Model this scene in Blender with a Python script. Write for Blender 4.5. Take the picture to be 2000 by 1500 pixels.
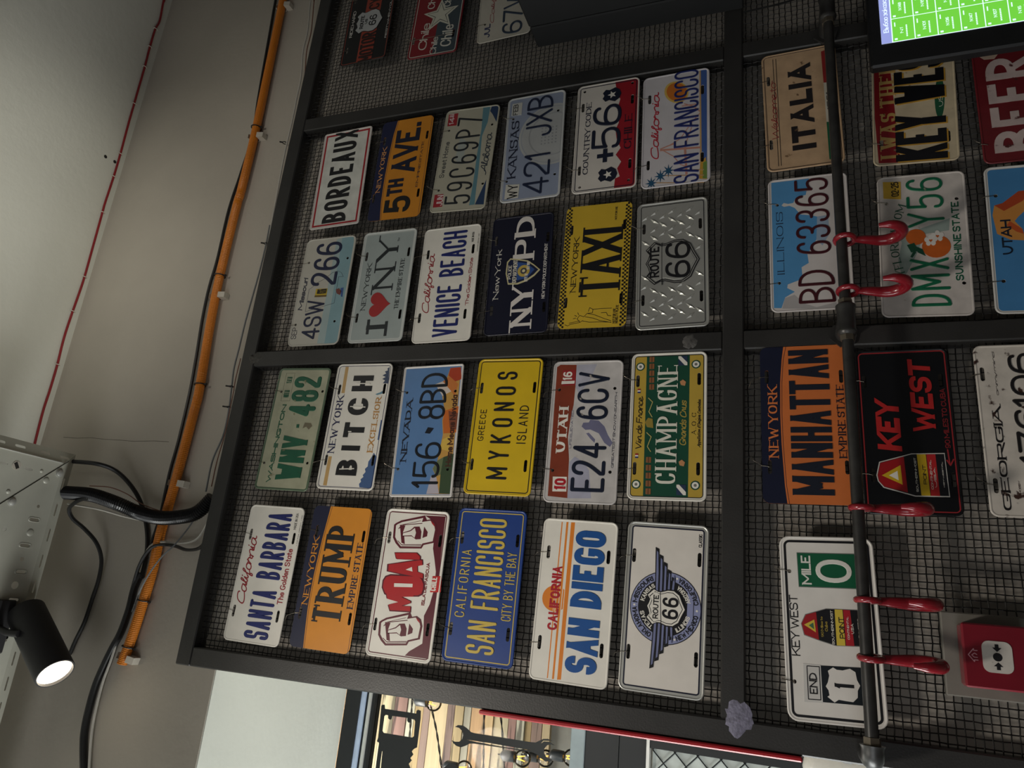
import bpy, math, random
from mathutils import Vector, Matrix, geometry

random.seed(7)
scene = bpy.context.scene
for o in list(bpy.data.objects):
    bpy.data.objects.remove(o)

# ------------------------------------------------------------------ camera
OZ = 2.72                       # panel coordinates are measured from the top left plate; floor is at z = 0
FPX = 1421.884
CR = (Vector((0.09277357, 0.33770053, -0.93667039)),
      Vector((-0.94843524, 0.31633243, 0.02010943)),
      Vector((0.30309019, 0.88650558, 0.34963437)))     # image right, image down, forward
CC = Vector((-0.04200403, -1.41307118, -1.11447894 + OZ))

cam_data = bpy.data.cameras.new('camera')
cam = bpy.data.objects.new('camera', cam_data)
scene.collection.objects.link(cam)
cam_data.sensor_fit = 'HORIZONTAL'
cam_data.sensor_width = 36.0
cam_data.lens = FPX * 36.0 / 2000.0
cam_data.clip_start = 0.05
m = Matrix.Identity(4)
for i in range(3):
    m[i][0] = CR[0][i]; m[i][1] = -CR[1][i]; m[i][2] = -CR[2][i]; m[i][3] = CC[i]
cam.matrix_world = m
scene.camera = cam

# ------------------------------------------------------------------ view, world, large lights
vs = scene.view_settings
vs.view_transform = 'Standard'
vs.look = 'None'
vs.gamma = 1.0
vs.use_curve_mapping = False
vs.exposure = 0.0

world = bpy.data.worlds.new('world')
scene.world = world
world.use_nodes = True
bg = world.node_tree.nodes['Background']
bg.inputs[0].default_value = (1.0, 0.97, 0.92, 1)
bg.inputs[1].default_value = 0.045

def lamp_light(name, kind, loc, target, energy, color, **kw):
    d = bpy.data.lights.new(name, kind)
    d.energy = energy
    d.color = color
    for k, v in kw.items():
        setattr(d, k, v)
    o = bpy.data.objects.new(name, d)
    scene.collection.objects.link(o)
    loc = Vector((loc[0], loc[1], loc[2] + OZ)); target = Vector((target[0], target[1], target[2] + OZ))
    o.location = loc
    o.rotation_euler = (target - loc).to_track_quat('-Z', 'Y').to_euler()
    return o

# added soft area light, left and behind the camera, to brighten the plates
lamp_light('added_front_fill', 'AREA', (-2.6, -3.0, -0.9), (0.3, 0, -0.5), 22, (0.95, 0.98, 1.0), shape='RECTANGLE', size=2.2, size_y=1.8)
# ceiling spots of the room (same kind as the one in view)
lamp_light('ceiling_spot_light', 'SPOT', (-0.75, -1.45, 0.45), (0.05, 0, -0.84), 76, (1.0, 0.93, 0.83), spot_size=1.05, spot_blend=1.0, shadow_soft_size=0.11)
lamp_light('ceiling_spot_light', 'SPOT', (0.75, -1.6, 0.45), (0.95, 0, 0.25), 14, (1.0, 0.94, 0.84), spot_size=1.0, spot_blend=1.0, shadow_soft_size=0.11)
# added unseen spot aimed upward to brighten the ceiling
lamp_light('added_ceiling_uplight', 'SPOT', (0.55, -1.7, -1.4), (0.80, -0.28, 0.9), 96, (1.0, 0.99, 0.88), spot_size=0.52, spot_blend=1.0, shadow_soft_size=0.15)
# the room behind the glazed opening
lamp_light('back_room_light', 'AREA', (-1.1, 1.05, 0.8), (-0.6, 1.6, -0.2), 27, (1.0, 0.97, 0.9), shape='RECTANGLE', size=1.2, size_y=0.3)
lamp_light('added_soffit_fill', 'AREA', (-2.2, 0.1, -0.9), (-0.4, 0.45, 0.1), 52, (0.97, 1.0, 0.98), shape='RECTANGLE', size=0.6, size_y=1.4)  # added unseen area light from the left, brightens soffit and reveal

# ------------------------------------------------------------------ pixel helpers (2000 x 1500 frame)
def ray(px, py):
    return CR[0] * ((px - 1000) / FPX) + CR[1] * ((py - 750) / FPX) + CR[2]
def onY(px, py, y=0.0):
    d = ray(px, py); return CC + d * ((y - CC.y) / d.y)
def onZ(px, py, z):
    d = ray(px, py); return CC + d * ((z + OZ - CC.z) / d.z)
def onX(px, py, x):
    d = ray(px, py); return CC + d * ((x - CC.x) / d.x)

# ------------------------------------------------------------------ materials
def lin(c):
    return tuple(((v / 255) / 12.92 if v <= 10 else (((v / 255) + 0.055) / 1.055) ** 2.4) for v in c) + (1.0,)
MATS = {}
def mat(key, color, rough=0.45, metal=0.0, spec=0.5, var=0.12, scale=30.0, bump=0.0, bscale=200.0, dark=None, thr=None, coat=0.0):
    """procedural material: base colour with noise variation, optional worn patches of colour `dark`, optional bump"""
    if key in MATS:
        return MATS[key]
    mt = bpy.data.materials.new(key); mt.use_nodes = True
    nt = mt.node_tree; b = nt.nodes['Principled BSDF']
    tc = nt.nodes.new('ShaderNodeTexCoord')
    n = nt.nodes.new('ShaderNodeTexNoise'); n.inputs['Scale'].default_value = scale; n.inputs['Detail'].default_value = 5
    nt.links.new(tc.outputs['Object'], n.inputs['Vector'])
    ramp = nt.nodes.new('ShaderNodeMapRange')
    ramp.inputs[1].default_value = 0.3; ramp.inputs[2].default_value = 0.7
    ramp.inputs[3].default_value = 1 - var; ramp.inputs[4].default_value = 1 + var * 0.4
    nt.links.new(n.outputs[0], ramp.inputs[0])
    mul = nt.nodes.new('ShaderNodeMix'); mul.data_type = 'RGBA'; mul.blend_type = 'MULTIPLY'; mul.inputs[0].default_value = 1
    mul.inputs[6].default_value = lin(color)
    nt.links.new(ramp.outputs[0], mul.inputs[7])
    out = mul.outputs[2]
    if dark is not None:
        n2 = nt.nodes.new('ShaderNodeTexNoise'); n2.inputs['Scale'].default_value = scale * 1.7; n2.inputs['Detail'].default_value = 8
        nt.links.new(tc.outputs['Object'], n2.inputs['Vector'])
        mr = nt.nodes.new('ShaderNodeMapRange'); mr.inputs[1].default_value = thr; mr.inputs[2].default_value = thr + 0.06
        nt.links.new(n2.outputs[0], mr.inputs[0])
        mx = nt.nodes.new('ShaderNodeMix'); mx.data_type = 'RGBA'
        nt.links.new(mr.outputs[0], mx.inputs[0]); nt.links.new(out, mx.inputs[6]); mx.inputs[7].default_value = lin(dark)
        out = mx.outputs[2]
    nt.links.new(out, b.inputs['Base Color'])
    b.inputs['Roughness'].default_value = rough
    b.inputs['Metallic'].default_value = metal
    b.inputs['Specular IOR Level'].default_value = spec
    if coat: b.inputs['Coat Weight'].default_value = coat; b.inputs['Coat Roughness'].default_value = 0.15
    if bump:
        n3 = nt.nodes.new('ShaderNodeTexNoise'); n3.inputs['Scale'].default_value = bscale; n3.inputs['Detail'].default_value = 4
        nt.links.new(tc.outputs['Object'], n3.inputs['Vector'])
        bp = nt.nodes.new('ShaderNodeBump'); bp.inputs['Strength'].default_value = bump; bp.inputs['Distance'].default_value = 0.002
        nt.links.new(n3.outputs[0], bp.inputs['Height']); nt.links.new(bp.outputs[0], b.inputs['Normal'])
    MATS[key] = mt
    return mt
def paint(c, rough=0.38, worn=None, thr=0.62):
    c = tuple(int(v) for v in c)
    if worn: return mat('worn_paint_%d_%d_%d' % c, c, rough, var=0.18, scale=28, dark=worn, thr=thr)
    return mat('paint_%d_%d_%d' % c, c, rough, var=0.07, scale=22)
def emit(key, color, strength):
    if key in MATS: return MATS[key]
    mt = bpy.data.materials.new(key); mt.use_nodes = True
    b = mt.node_tree.nodes['Principled BSDF']
    b.inputs['Base Color'].default_value = lin(color); b.inputs['Emission Color'].default_value = lin(color)
    b.inputs['Emission Strength'].default_value = strength
    MATS[key] = mt; return mt
def glass(key, tint=(1, 1, 1), ior=1.3):
    if key in MATS: return MATS[key]
    mt = bpy.data.materials.new(key); mt.use_nodes = True; nt = mt.node_tree
    nt.nodes.remove(nt.nodes['Principled BSDF']); out = nt.nodes['Material Output']
    t = nt.nodes.new('ShaderNodeBsdfTransparent'); t.inputs[0].default_value = tint + (1,)
    g = nt.nodes.new('ShaderNodeBsdfGlossy'); g.inputs['Roughness'].default_value = 0.03
    fr = nt.nodes.new('ShaderNodeFresnel'); fr.inputs[0].default_value = ior
    mx = nt.nodes.new('ShaderNodeMixShader')
    nt.links.new(fr.outputs[0], mx.inputs[0]); nt.links.new(t.outputs[0], mx.inputs[1]); nt.links.new(g.outputs[0], mx.inputs[2])
    nt.links.new(mx.outputs[0], out.inputs[0])
    MATS[key] = mt; return mt

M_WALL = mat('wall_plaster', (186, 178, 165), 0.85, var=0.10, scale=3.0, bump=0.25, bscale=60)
M_CEIL = mat('ceiling_plaster', (205, 203, 192), 0.85, var=0.06, scale=3.0, bump=0.55, bscale=38)
M_SOFFIT = mat('soffit_plaster', (214, 216, 206), 0.8, var=0.06, scale=4.0, bump=0.3, bscale=50)
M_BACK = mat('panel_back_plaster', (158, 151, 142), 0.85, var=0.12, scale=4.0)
M_STEEL = mat('black_steel_bar', (52, 51, 50), 0.42, metal=0.1, var=0.25, scale=9, bump=0.12, bscale=300)
M_WIRE = mat('black_wire', (34, 32, 31), 0.5, metal=0.35, var=0.2)
M_PIPE = mat('black_pipe', (62, 61, 60), 0.36, metal=0.4, var=0.3, scale=40)
M_ALU = mat('aluminium', (206, 206, 200), 0.34, metal=0.65, var=0.1, scale=12)
M_GALV = mat('galvanised_sheet', (186, 185, 172), 0.45, metal=0.2, var=0.18, scale=7)
M_BLACK = mat('black_plastic', (26, 27, 29), 0.4, var=0.2)
M_CABLE = mat('black_cable', (30, 30, 30), 0.42, var=0.2)
M_TIE = mat('tie_wire', (120, 112, 100), 0.35, metal=0.8, var=0.2)
M_BACKMETAL = mat('plate_back_metal', (140, 140, 138), 0.4, metal=0.8)

# ------------------------------------------------------------------ mesh helpers
def link(o, parent=None):
    scene.collection.objects.link(o)
    if parent is not None: o.parent = parent
    return o
def tag(o, label=None, cat=None, group=None, kind=None):
    if label: o['label'] = label
    if cat: o['category'] = cat
    if group: o['group'] = group
    if kind: o['kind'] = kind
    return o
def empty(name, loc=(0, 0, 0), label=None, cat=None, group=None, kind=None):
    o = bpy.data.objects.new(name, None); link(o); o.location = loc; o.empty_display_size = 0.02
    return tag(o, label, cat, group, kind)
def mesh(name, verts, faces, material, parent=None, smooth=False, matidx=None):
    me = bpy.data.meshes.new(name)
    me.from_pydata([tuple(v) for v in verts], [], [tuple(f) for f in faces])
    for mt in (material if isinstance(material, (list, tuple)) else [material]): me.materials.append(mt)
    if matidx: me.polygons.foreach_set('material_index', matidx)
    if smooth: me.polygons.foreach_set('use_smooth', [True] * len(me.polygons))
    me.update()
    return link(bpy.data.objects.new(name, me), parent)
class MB:
    def __init__(s): s.v = []; s.f = []
    def add(s, vs, fs):
        k = len(s.v); s.v += [tuple(v) for v in vs]; s.f += [tuple(i + k for i in f) for f in fs]
    def box(s, x0, x1, y0, y1, z0, z1, bev=0.0):
        if bev <= 0:
            s.add([(x, y, z) for x in (x0, x1) for y in (y0, y1) for z in (z0, z1)],
                  [(0, 1, 3, 2), (4, 6, 7, 5), (0, 4, 5, 1), (2, 3, 7, 6), (0, 2, 6, 4), (1, 5, 7, 3)])
            return
        b = bev; V = []; F = []
        idx = {}
        for ix, x in ((0, (x0, x1)[0]), (1, x1)):
            for iy, y in ((0, y0), (1, y1)):
                for iz, z in ((0, z0), (1, z1)):
                    sx = 1 if ix == 0 else -1; sy = 1 if iy == 0 else -1; sz = 1 if iz == 0 else -1
                    for a, p in enumerate(((x, y + sy * b, z + sz * b), (x + sx * b, y, z + sz * b), (x + sx * b, y + sy * b, z))):
                        idx[(ix, iy, iz, a)] = len(V); V.append(p)
        g = lambda *k: idx[k]
        F += [(g(0,0,0,0), g(0,0,1,0), g(0,1,1,0), g(0,1,0,0)), (g(1,0,0,0), g(1,1,0,0), g(1,1,1,0), g(1,0,1,0))]
        F += [(g(0,0,0,1), g(1,0,0,1), g(1,0,1,1), g(0,0,1,1)), (g(0,1,0,1), g(0,1,1,1), g(1,1,1,1), g(1,1,0,1))]
        F += [(g(0,0,0,2), g(0,1,0,2), g(1,1,0,2), g(1,0,0,2)), (g(0,0,1,2), g(1,0,1,2), g(1,1,1,2), g(0,1,1,2))]
        for iz in (0, 1):
            for ix in (0, 1):
                for iy in (0, 1): F.append((g(ix,iy,iz,0), g(ix,iy,iz,1), g(ix,iy,iz,2)))
        for i in (0, 1):
            for j in (0, 1):
                F.append((g(i,j,0,0), g(i,j,1,0), g(i,j,1,1), g(i,j,0,1)))
                F.append((g(i,0,j,0), g(i,1,j,0), g(i,1,j,2), g(i,0,j,2)))
                F.append((g(0,i,j,1), g(1,i,j,1), g(1,i,j,2), g(0,i,j,2)))
        s.add(V, F)
    def tube(s, pts, rad, sides=8, caps=True, closed=False):
        pts = [Vector(p) for p in pts]; n = len(pts)
        rs = rad if isinstance(rad, (list, tuple)) else [rad] * n
        V = []; up = None
        for i in range(n):
            if closed: t = (pts[(i + 1) % n] - pts[i - 1])
            else: t = pts[min(i + 1, n - 1)] - pts[max(i - 1, 0)]
            t.normalize()
            if up is None:
                up = Vector((0, 0, 1)) if abs(t.z) < 0.9 else Vector((1, 0, 0))
            up = (up - t * up.dot(t)).normalized(); sd = t.cross(up)
            for k in range(sides):
                a = 2 * math.pi * k / sides
                V.append(pts[i] + (up * math.cos(a) + sd * math.sin(a)) * rs[i])
        F = []
        for i in range(n if closed else n - 1):
            j = (i + 1) % n
            for k in range(sides):
                k2 = (k + 1) % sides
                F.append((i * sides + k, i * sides + k2, j * sides + k2, j * sides + k))
        if caps and not closed:
            F.append(tuple(range(sides - 1, -1, -1))); F.append(tuple((n - 1) * sides + k for k in range(sides)))
        s.add(V, F)
    def lathe(s, prof, origin, axis, sides=24, caps=True):
        """prof: list of (distance along axis, radius)"""
        a = Vector(axis).normalized(); u = a.orthogonal().normalized(); w = a.cross(u); o = Vector(origin)
        V = []; F = []
        for (d, r) in prof:
            for k in range(sides):
                t = 2 * math.pi * k / sides
                V.append(o + a * d + (u * math.cos(t) + w * math.sin(t)) * r)
        for i in range(len(prof) - 1):
            for k in range(sides):
                k2 = (k + 1) % sides
                F.append((i * sides + k, i * sides + k2, (i + 1) * sides + k2, (i + 1) * sides + k))
        if caps:
            F.append(tuple(range(sides - 1, -1, -1))); F.append(tuple((len(prof) - 1) * sides + k for k in range(sides)))
        s.add(V, F)
    def build(s, name, material, parent=None, smooth=False):
        o = mesh(name, s.v, s.f, material, parent, smooth)
        if smooth:
            try: o.data.set_sharp_from_angle(angle=math.radians(42))
            except Exception: pass
        return o
def catmull(pts, step=0.01):
    pts = [Vector(p) for p in pts]; out = []
    P = [pts[0] * 2 - pts[1]] + pts + [pts[-1] * 2 - pts[-2]]
    for i in range(1, len(P) - 2):
        a, b, c, d = P[i - 1:i + 3]; n = max(2, int((c - b).length / step))
        for k in range(n):
            t = k / n
            out.append(0.5 * ((2 * b) + (c - a) * t + (2 * a - 5 * b + 4 * c - d) * t * t + (3 * b - a - 3 * c + d) * t ** 3))
    out.append(pts[-1]); return out
def rrect(w, h, r, seg=5):
    r = max(0.01, min(r, w / 2 - 0.01, h / 2 - 0.01)); out = []
    for cx, cy, a0 in ((w / 2 - r, h / 2 - r, 0), (-w / 2 + r, h / 2 - r, 90), (-w / 2 + r, -h / 2 + r, 180), (w / 2 - r, -h / 2 + r, 270)):
        for k in range(seg + 1):
            a = math.radians(a0 + 90 * k / seg); out.append((cx + r * math.cos(a), cy + r * math.sin(a)))
    return out
def circle(cx, cy, rx, ry=None, n=28):
    ry = ry or rx
    return [(cx + rx * math.cos(2 * math.pi * k / n), cy + ry * math.sin(2 * math.pi * k / n)) for k in range(n)]
def pill(cx, cy, L, w, n=5, vertical=False):
    out = []; r = w / 2; h = L / 2 - r
    for s0, a0 in ((1, -90), (-1, 90)):
        for k in range(n + 1):
            a = math.radians(a0 + 180 * k / n); out.append((s0 * h + r * math.cos(a), r * math.sin(a)))
    return [(cx + (y if vertical else x), cy + (-x if vertical else y)) for x, y in out]
def ccw(p):
    a = sum(p[i][0] * p[(i + 1) % len(p)][1] - p[(i + 1) % len(p)][0] * p[i][1] for i in range(len(p)))
    return p if a > 0 else p[::-1]
def cut_sheet(outline, regions, holes):
    """overlay of coloured regions on an outline with real holes. returns verts2d, tris, region index per tri (0 = base)"""
    polys = [ccw(list(outline))] + [ccw(list(r)) for r in regions] + [ccw(list(h)) for h in holes]
    vs_, fs_ = [], []
    for p in polys:
        k = len(vs_); vs_ += [Vector(q) for q in p]; fs_.append(list(range(k, k + len(p))))
    V, E, F, ov, oe, of = geometry.delaunay_2d_cdt(vs_, [], fs_, 0, 1e-4, True)
    nr = len(regions); tris, idx = [], []
    for f, o in zip(F, of):
        if 0 not in o or any(i > nr for i in o): continue
        tris.append(tuple(f)); idx.append(max(o))
    return V, tris, idx
def sheet_mesh(name, V, tris, idx, mats, backmat, to3, thick, parent=None):
    """to3(x, y, depth) -> 3d; front at depth 0, back at depth thick"""
    verts = [to3(v[0], v[1], 0) for v in V] + [to3(v[0], v[1], thick) for v in V]
    n = len(V); faces = []; mi = []; cnt = {}
    for t, i in zip(tris, idx):
        a, b, c = (V[k] for k in t)
        faces.append(t); mi.append(i)
        faces.append((t[2] + n, t[1] + n, t[0] + n)); mi.append(len(mats))
        for e in ((t[0], t[1]), (t[1], t[2]), (t[2], t[0])):
            k = (min(e), max(e))
            if k in cnt: cnt[k] = None
            else: cnt[k] = e
    for e in cnt.values():
        if e: faces.append((e[1], e[0], e[0] + n, e[1] + n)); mi.append(0)
    return mesh(name, verts, faces, list(mats) + [backmat], parent, matidx=mi)
WHITE = (232, 228, 218); BLACK = (24, 24, 28); NAVY = (26, 30, 58)

# ------------------------------------------------------------------ stroke lettering (own alphabet; "~" marks a rounded corner)
G = {
 'A': (1, '0,0 .5,1 1,0', '.17,.3 .83,.3'), 'B': (.95, '0,0 0,1 .94,1~ .94,.53~ 0,.53', '0,.53 1,.53~ 1,0~ 0,0'),
 'C': (.95, '1,.7 1,1~ 0,1~ 0,0~ 1,0~ 1,.3'), 'D': (.98, '0,0 0,1 1,1~ 1,0~ 0,0'), 'E': (.85, '1,0 0,0 0,1 1,1', '0,.52 .82,.52'),
 'F': (.82, '0,0 0,1 1,1', '0,.52 .8,.52'), 'G': (1, '1,.78 1,1~ 0,1~ 0,0~ 1,0~ 1,.42 .55,.42'), 'H': (1, '0,0 0,1', '1,0 1,1', '0,.5 1,.5'),
 'I': (.02, '.5,0 .5,1'), 'J': (.8, '1,1 1,0~ 0,0~ 0,.3'), 'K': (1, '0,0 0,1', '1,1 0,.36', '1,0 .36,.6'), 'L': (.8, '0,1 0,0 1,0'),
 'M': (1.4, '0,0 0,1 .5,.25 1,1 1,0'), 'N': (1, '0,0 0,1 1,0 1,1'), 'O': (1, '0,0~ 0,1~ 1,1~ 1,0~ c'), 'P': (.92, '0,0 0,1 1,1~ 1,.44~ 0,.44'),
 'Q': (1, '0,0~ 0,1~ 1,1~ 1,0~ c', '.6,.3 1,0'), 'R': (.98, '0,0 0,1 1,1~ 1,.46~ 0,.46', '.45,.46 1,0'),
 'S': (.9, '1,.74 1,1~ 0,1~ 0,.52~ 1,.52~ 1,0~ 0,0~ 0,.26'), 'T': (.95, '0,1 1,1', '.5,0 .5,1'), 'U': (1, '0,1 0,0~ 1,0~ 1,1'),
 'V': (1, '0,1 .5,0 1,1'), 'W': (1.45, '0,1 .26,0 .5,.85 .74,0 1,1'), 'X': (1, '0,0 1,1', '0,1 1,0'), 'Y': (1, '0,1 .5,.45 1,1', '.5,.45 .5,0'),
 'Z': (.9, '0,1 1,1 0,0 1,0'),
 '0': (.9, '0,0~ 0,1~ 1,1~ 1,0~ c'), '1': (.35, '0,.76 .7,1 .7,0'), '2': (.9, '0,.72 0,1~ 1,1~ 1,.58~ 0,.1 0,0 1,0'),
 '3': (.9, '0,.78 0,1~ .96,1~ .96,.53~ .4,.53', '.4,.53 1,.53~ 1,0~ 0,0~ 0,.22'), '4': (1, '.72,0 .72,1 0,.27 1,.27'),
 '5': (.9, '.95,1 .08,1 .03,.5 .3,.62~ 1,.62~ 1,0~ 0,0~ 0,.2'), '6': (.92, '.92,.82 .9,1~ .25,1~ 0,.6~ 0,0~ 1,0~ 1,.57~ 0,.57~ 0,.3'),
 '7': (.9, '0,1 1,1 .35,0'), '8': (.95, '.5,.53 .05,.53~ .05,1~ .95,1~ .95,.53~ .5,.53', '.5,.53 0,.53~ 0,0~ 1,0~ 1,.53~ .5,.53'),
 '9': (.92, '.08,.18 .1,0~ .75,0~ 1,.4~ 1,1~ 0,1~ 0,.43~ 1,.43~ 1,.7'),
 'a': (.7, '1,.66 1,0', '1,.66~ 0,.66~ 0,0~ 1,0~ c'), 'b': (.7, '0,1 0,0', '0,.66~ 1,.66~ 1,0~ 0,0~ c'), 'c': (.65, '1,.5 1,.66~ 0,.66~ 0,0~ 1,0~ 1,.17'),
 'd': (.7, '1,1 1,0', '1,.66~ 0,.66~ 0,0~ 1,0~ c'), 'e': (.68, '0,.34 1,.34 1,.66~ 0,.66~ 0,0~ 1,0~ 1,.15'), 'f': (.45, '.4,0 .4,1~ 1.1,1', '0,.64 1,.64'),
 'g': (.7, '1,.66 1,-.28~ 0,-.28~ 0,-.14', '1,.66~ 0,.66~ 0,0~ 1,0~ c'), 'h': (.66, '0,0 0,1', '0,.4 0,.66~ 1,.66~ 1,0'), 'i': (.02, '0,0 0,.66', '0,.9 0,.93'),
 'j': (.3, '.8,.66 .8,-.28~ 0,-.28', '.8,.9 .8,.93'), 'k': (.66, '0,0 0,1', '1,.66 0,.24', '.4,.42 1,0'), 'l': (.02, '0,0 0,1'),
 'm': (1.15, '0,0 0,.66', '0,.4 0,.66~ .5,.66~ .5,0', '.5,.4 .5,.66~ 1,.66~ 1,0'), 'n': (.66, '0,0 0,.66', '0,.4 0,.66~ 1,.66~ 1,0'),
 'o': (.7, '0,0~ 0,.66~ 1,.66~ 1,0~ c'), 'p': (.7, '0,-.3 0,.66', '0,.66~ 1,.66~ 1,0~ 0,0~ c'), 'q': (.7, '1,-.3 1,.66', '1,.66~ 0,.66~ 0,0~ 1,0~ c'),
 'r': (.4, '0,0 0,.66', '0,.38 0,.66~ 1,.66'), 's': (.6, '1,.52 1,.66~ 0,.66~ 0,.34~ 1,.34~ 1,0~ 0,0~ 0,.14'), 't': (.42, '.4,.92 .4,0~ 1,0', '0,.66 1,.66'),
 'u': (.66, '0,.66 0,0~ 1,0~ 1,.3', '1,.66 1,0'), 'v': (.68, '0,.66 .5,0 1,.66'), 'w': (1, '0,.66 .25,0 .5,.6 .75,0 1,.66'), 'x': (.66, '0,0 1,.66', '0,.66 1,0'),
 'y': (.68, '0,.66 .5,0', '1,.66 .35,-.3'), 'z': (.62, '0,.66 1,.66 0,0 1,0'),
 '.': (.02, '0,0 0,.02'), ',': (.05, '0,.04 0,-.12'), '-': (.5, '0,.45 1,.45'), '+': (.8, '0,.5 1,.5', '.5,.1 .5,.9'), "'": (.02, '0,1 0,.8'),
 '!': (.02, '0,.3 0,1', '0,0 0,.02'), '*': (.25, '.5,.42~ 1,.5~ .5,.58~ 0,.5~ c'),
 '\u0432': (.6, '0,0 0,.66 .9,.66~ .9,.35~ 0,.35', '0,.35 1,.35~ 1,0~ 0,0'), '\u044b': (.8, '0,.66 0,0 .6,0~ .6,.4~ 0,.4', '1,0 1,.66'),
 '\u0431': (.7, '.9,1 0,.9~ 0,0~ 1,0~ 1,.62~ 0,.6'), '\u0437': (.6, '0,.6 0,.66~ 1,.66~ 1,.35~ .4,.35', '.4,.35 1,.35~ 1,0~ 0,0~ 0,.1'),
 '\u0434': (.75, '0,-.12 0,.05 1,.05 1,-.12', '.15,.05 .3,.66 .85,.66 .85,.05'), '\u043b': (.66, '0,0 .25,.1~ .3,.66 1,.66 1,0'), '\u044f': (.66, '1,0 1,.66 .1,.66~ .1,.28~ 1,.28', '.4,.28 0,0'),
}
for a, b in (('\u043e', 'o'), ('\u0440', 'p'), ('\u0430', 'a'), ('\u043a', 'k'), ('\u0412', 'B')): G[a] = G[b]
# joined handwriting
GS = {
 'C': (1, '.95,.8 .95,1~ .3,1~ 0,.6~ 0,0~ .7,0~ 1.1,.2'), 'a': (.62, '1,.56 .9,.66~ 0,.66~ 0,0~ .85,0~ 1,.6', '1,.62 .95,0~ 1.5,.14'),
 'l': (.3, '-.4,.1 .9,.6~ 1.1,1~ .5,1~ .3,0~ 1.4,.12'), 'i': (.2, '-.6,.1 .3,.62 .3,0~ 1.6,.14', '.45,.88 .55,.92'),
 'f': (.4, '-.4,.1 .9,.7~ 1.2,1~ .6,1~ .3,-.45~ 1,-.3~ .6,0 1.4,.14'), 'o': (.6, '.5,.66~ 0,.66~ 0,0~ 1,0~ 1,.66~ .5,.66', '.6,.62 1.4,.5'),
 'r': (.45, '-.3,.1 .2,.7 .5,.58 .9,.58~ .8,0~ 1.5,.14'), 'n': (.6, '-.2,.4 .1,.66~ .05,0', '.05,.3 .4,.66~ 1,.66~ .95,0~ 1.5,.14'),
 'A': (1, '-.3,.1 .2,0~ .8,1~ .95,.9 1,0~ 1.3,.1', '.2,.35 .95,.4'), 'b': (.5, '-.4,.1 .6,.7~ .5,1~ 0,.9~ 0,0~ 1,0~ 1,.5~ .5,.5'),
 'm': (1, '0,0 .05,.66', '.05,.4 .2,.66~ .5,.66~ .5,0', '.5,.4 .65,.66~ 1,.66~ 1,0~ 1.25,.14'), 'W': (1.3, '0,1 .2,0 .5,.9 .75,0 1.1,1'),
 'e': (.5, '-.3,.2 .9,.4~ .8,.66~ 0,.66~ 0,0~ .9,0~ 1.5,.16'), 'c': (.5, '.9,.5 .8,.66~ 0,.66~ 0,0~ .9,0~ 1.4,.14'),
}
def fillet(pts, flags, closed):
    n = len(pts); out = []
    for i in range(n):
        p = pts[i]
        if not flags[i] or (not closed and i in (0, n - 1)):
            out.append((p, not flags[i] and 0 < i < n - 1 or (closed and not flags[i]))); continue
        a = pts[i - 1]; b = pts[(i + 1) % n]
        la = (a - p).length; lb = (b - p).length
        fa = flags[i - 1] and (closed or i - 1 > 0); fb = flags[(i + 1) % n] and (closed or i + 1 < n - 1)
        da = la * (0.5 if fa else 0.9); db = lb * (0.5 if fb else 0.9)
        d1 = min(da, db * 1.6); d2 = min(db, da * 1.6)
        A = p + (a - p) * (d1 / max(la, 1e-6)); B = p + (b - p) * (d2 / max(lb, 1e-6))
        N = 6
        for k in range(N + 1):
            t = k / N
            # rounder than a plain quadratic
            c1 = A + (p - A) * 0.62; c2 = B + (p - B) * 0.62
            q = A * (1 - t) ** 3 + c1 * 3 * t * (1 - t) ** 2 + c2 * 3 * t * t * (1 - t) + B * t ** 3
            if not out or (out[-1][0] - q).length > 1e-4: out.append((q, False))
    return out
def clip(poly, lo, hi, ax):
    for s, lim in ((1, lo), (-1, hi)):
        res = []
        for i in range(len(poly)):
            a, b = poly[i - 1], poly[i]
            ina = s * a[ax] >= s * lim - 1e-9; inb = s * b[ax] >= s * lim - 1e-9
            if ina != inb:
                t = (lim - a[ax]) / (b[ax] - a[ax]); res.append((a[0] + (b[0] - a[0]) * t, a[1] + (b[1] - a[1]) * t))
            if inb: res.append(tuple(b))
        poly = res
        if len(poly) < 3: return []
    return poly
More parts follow.
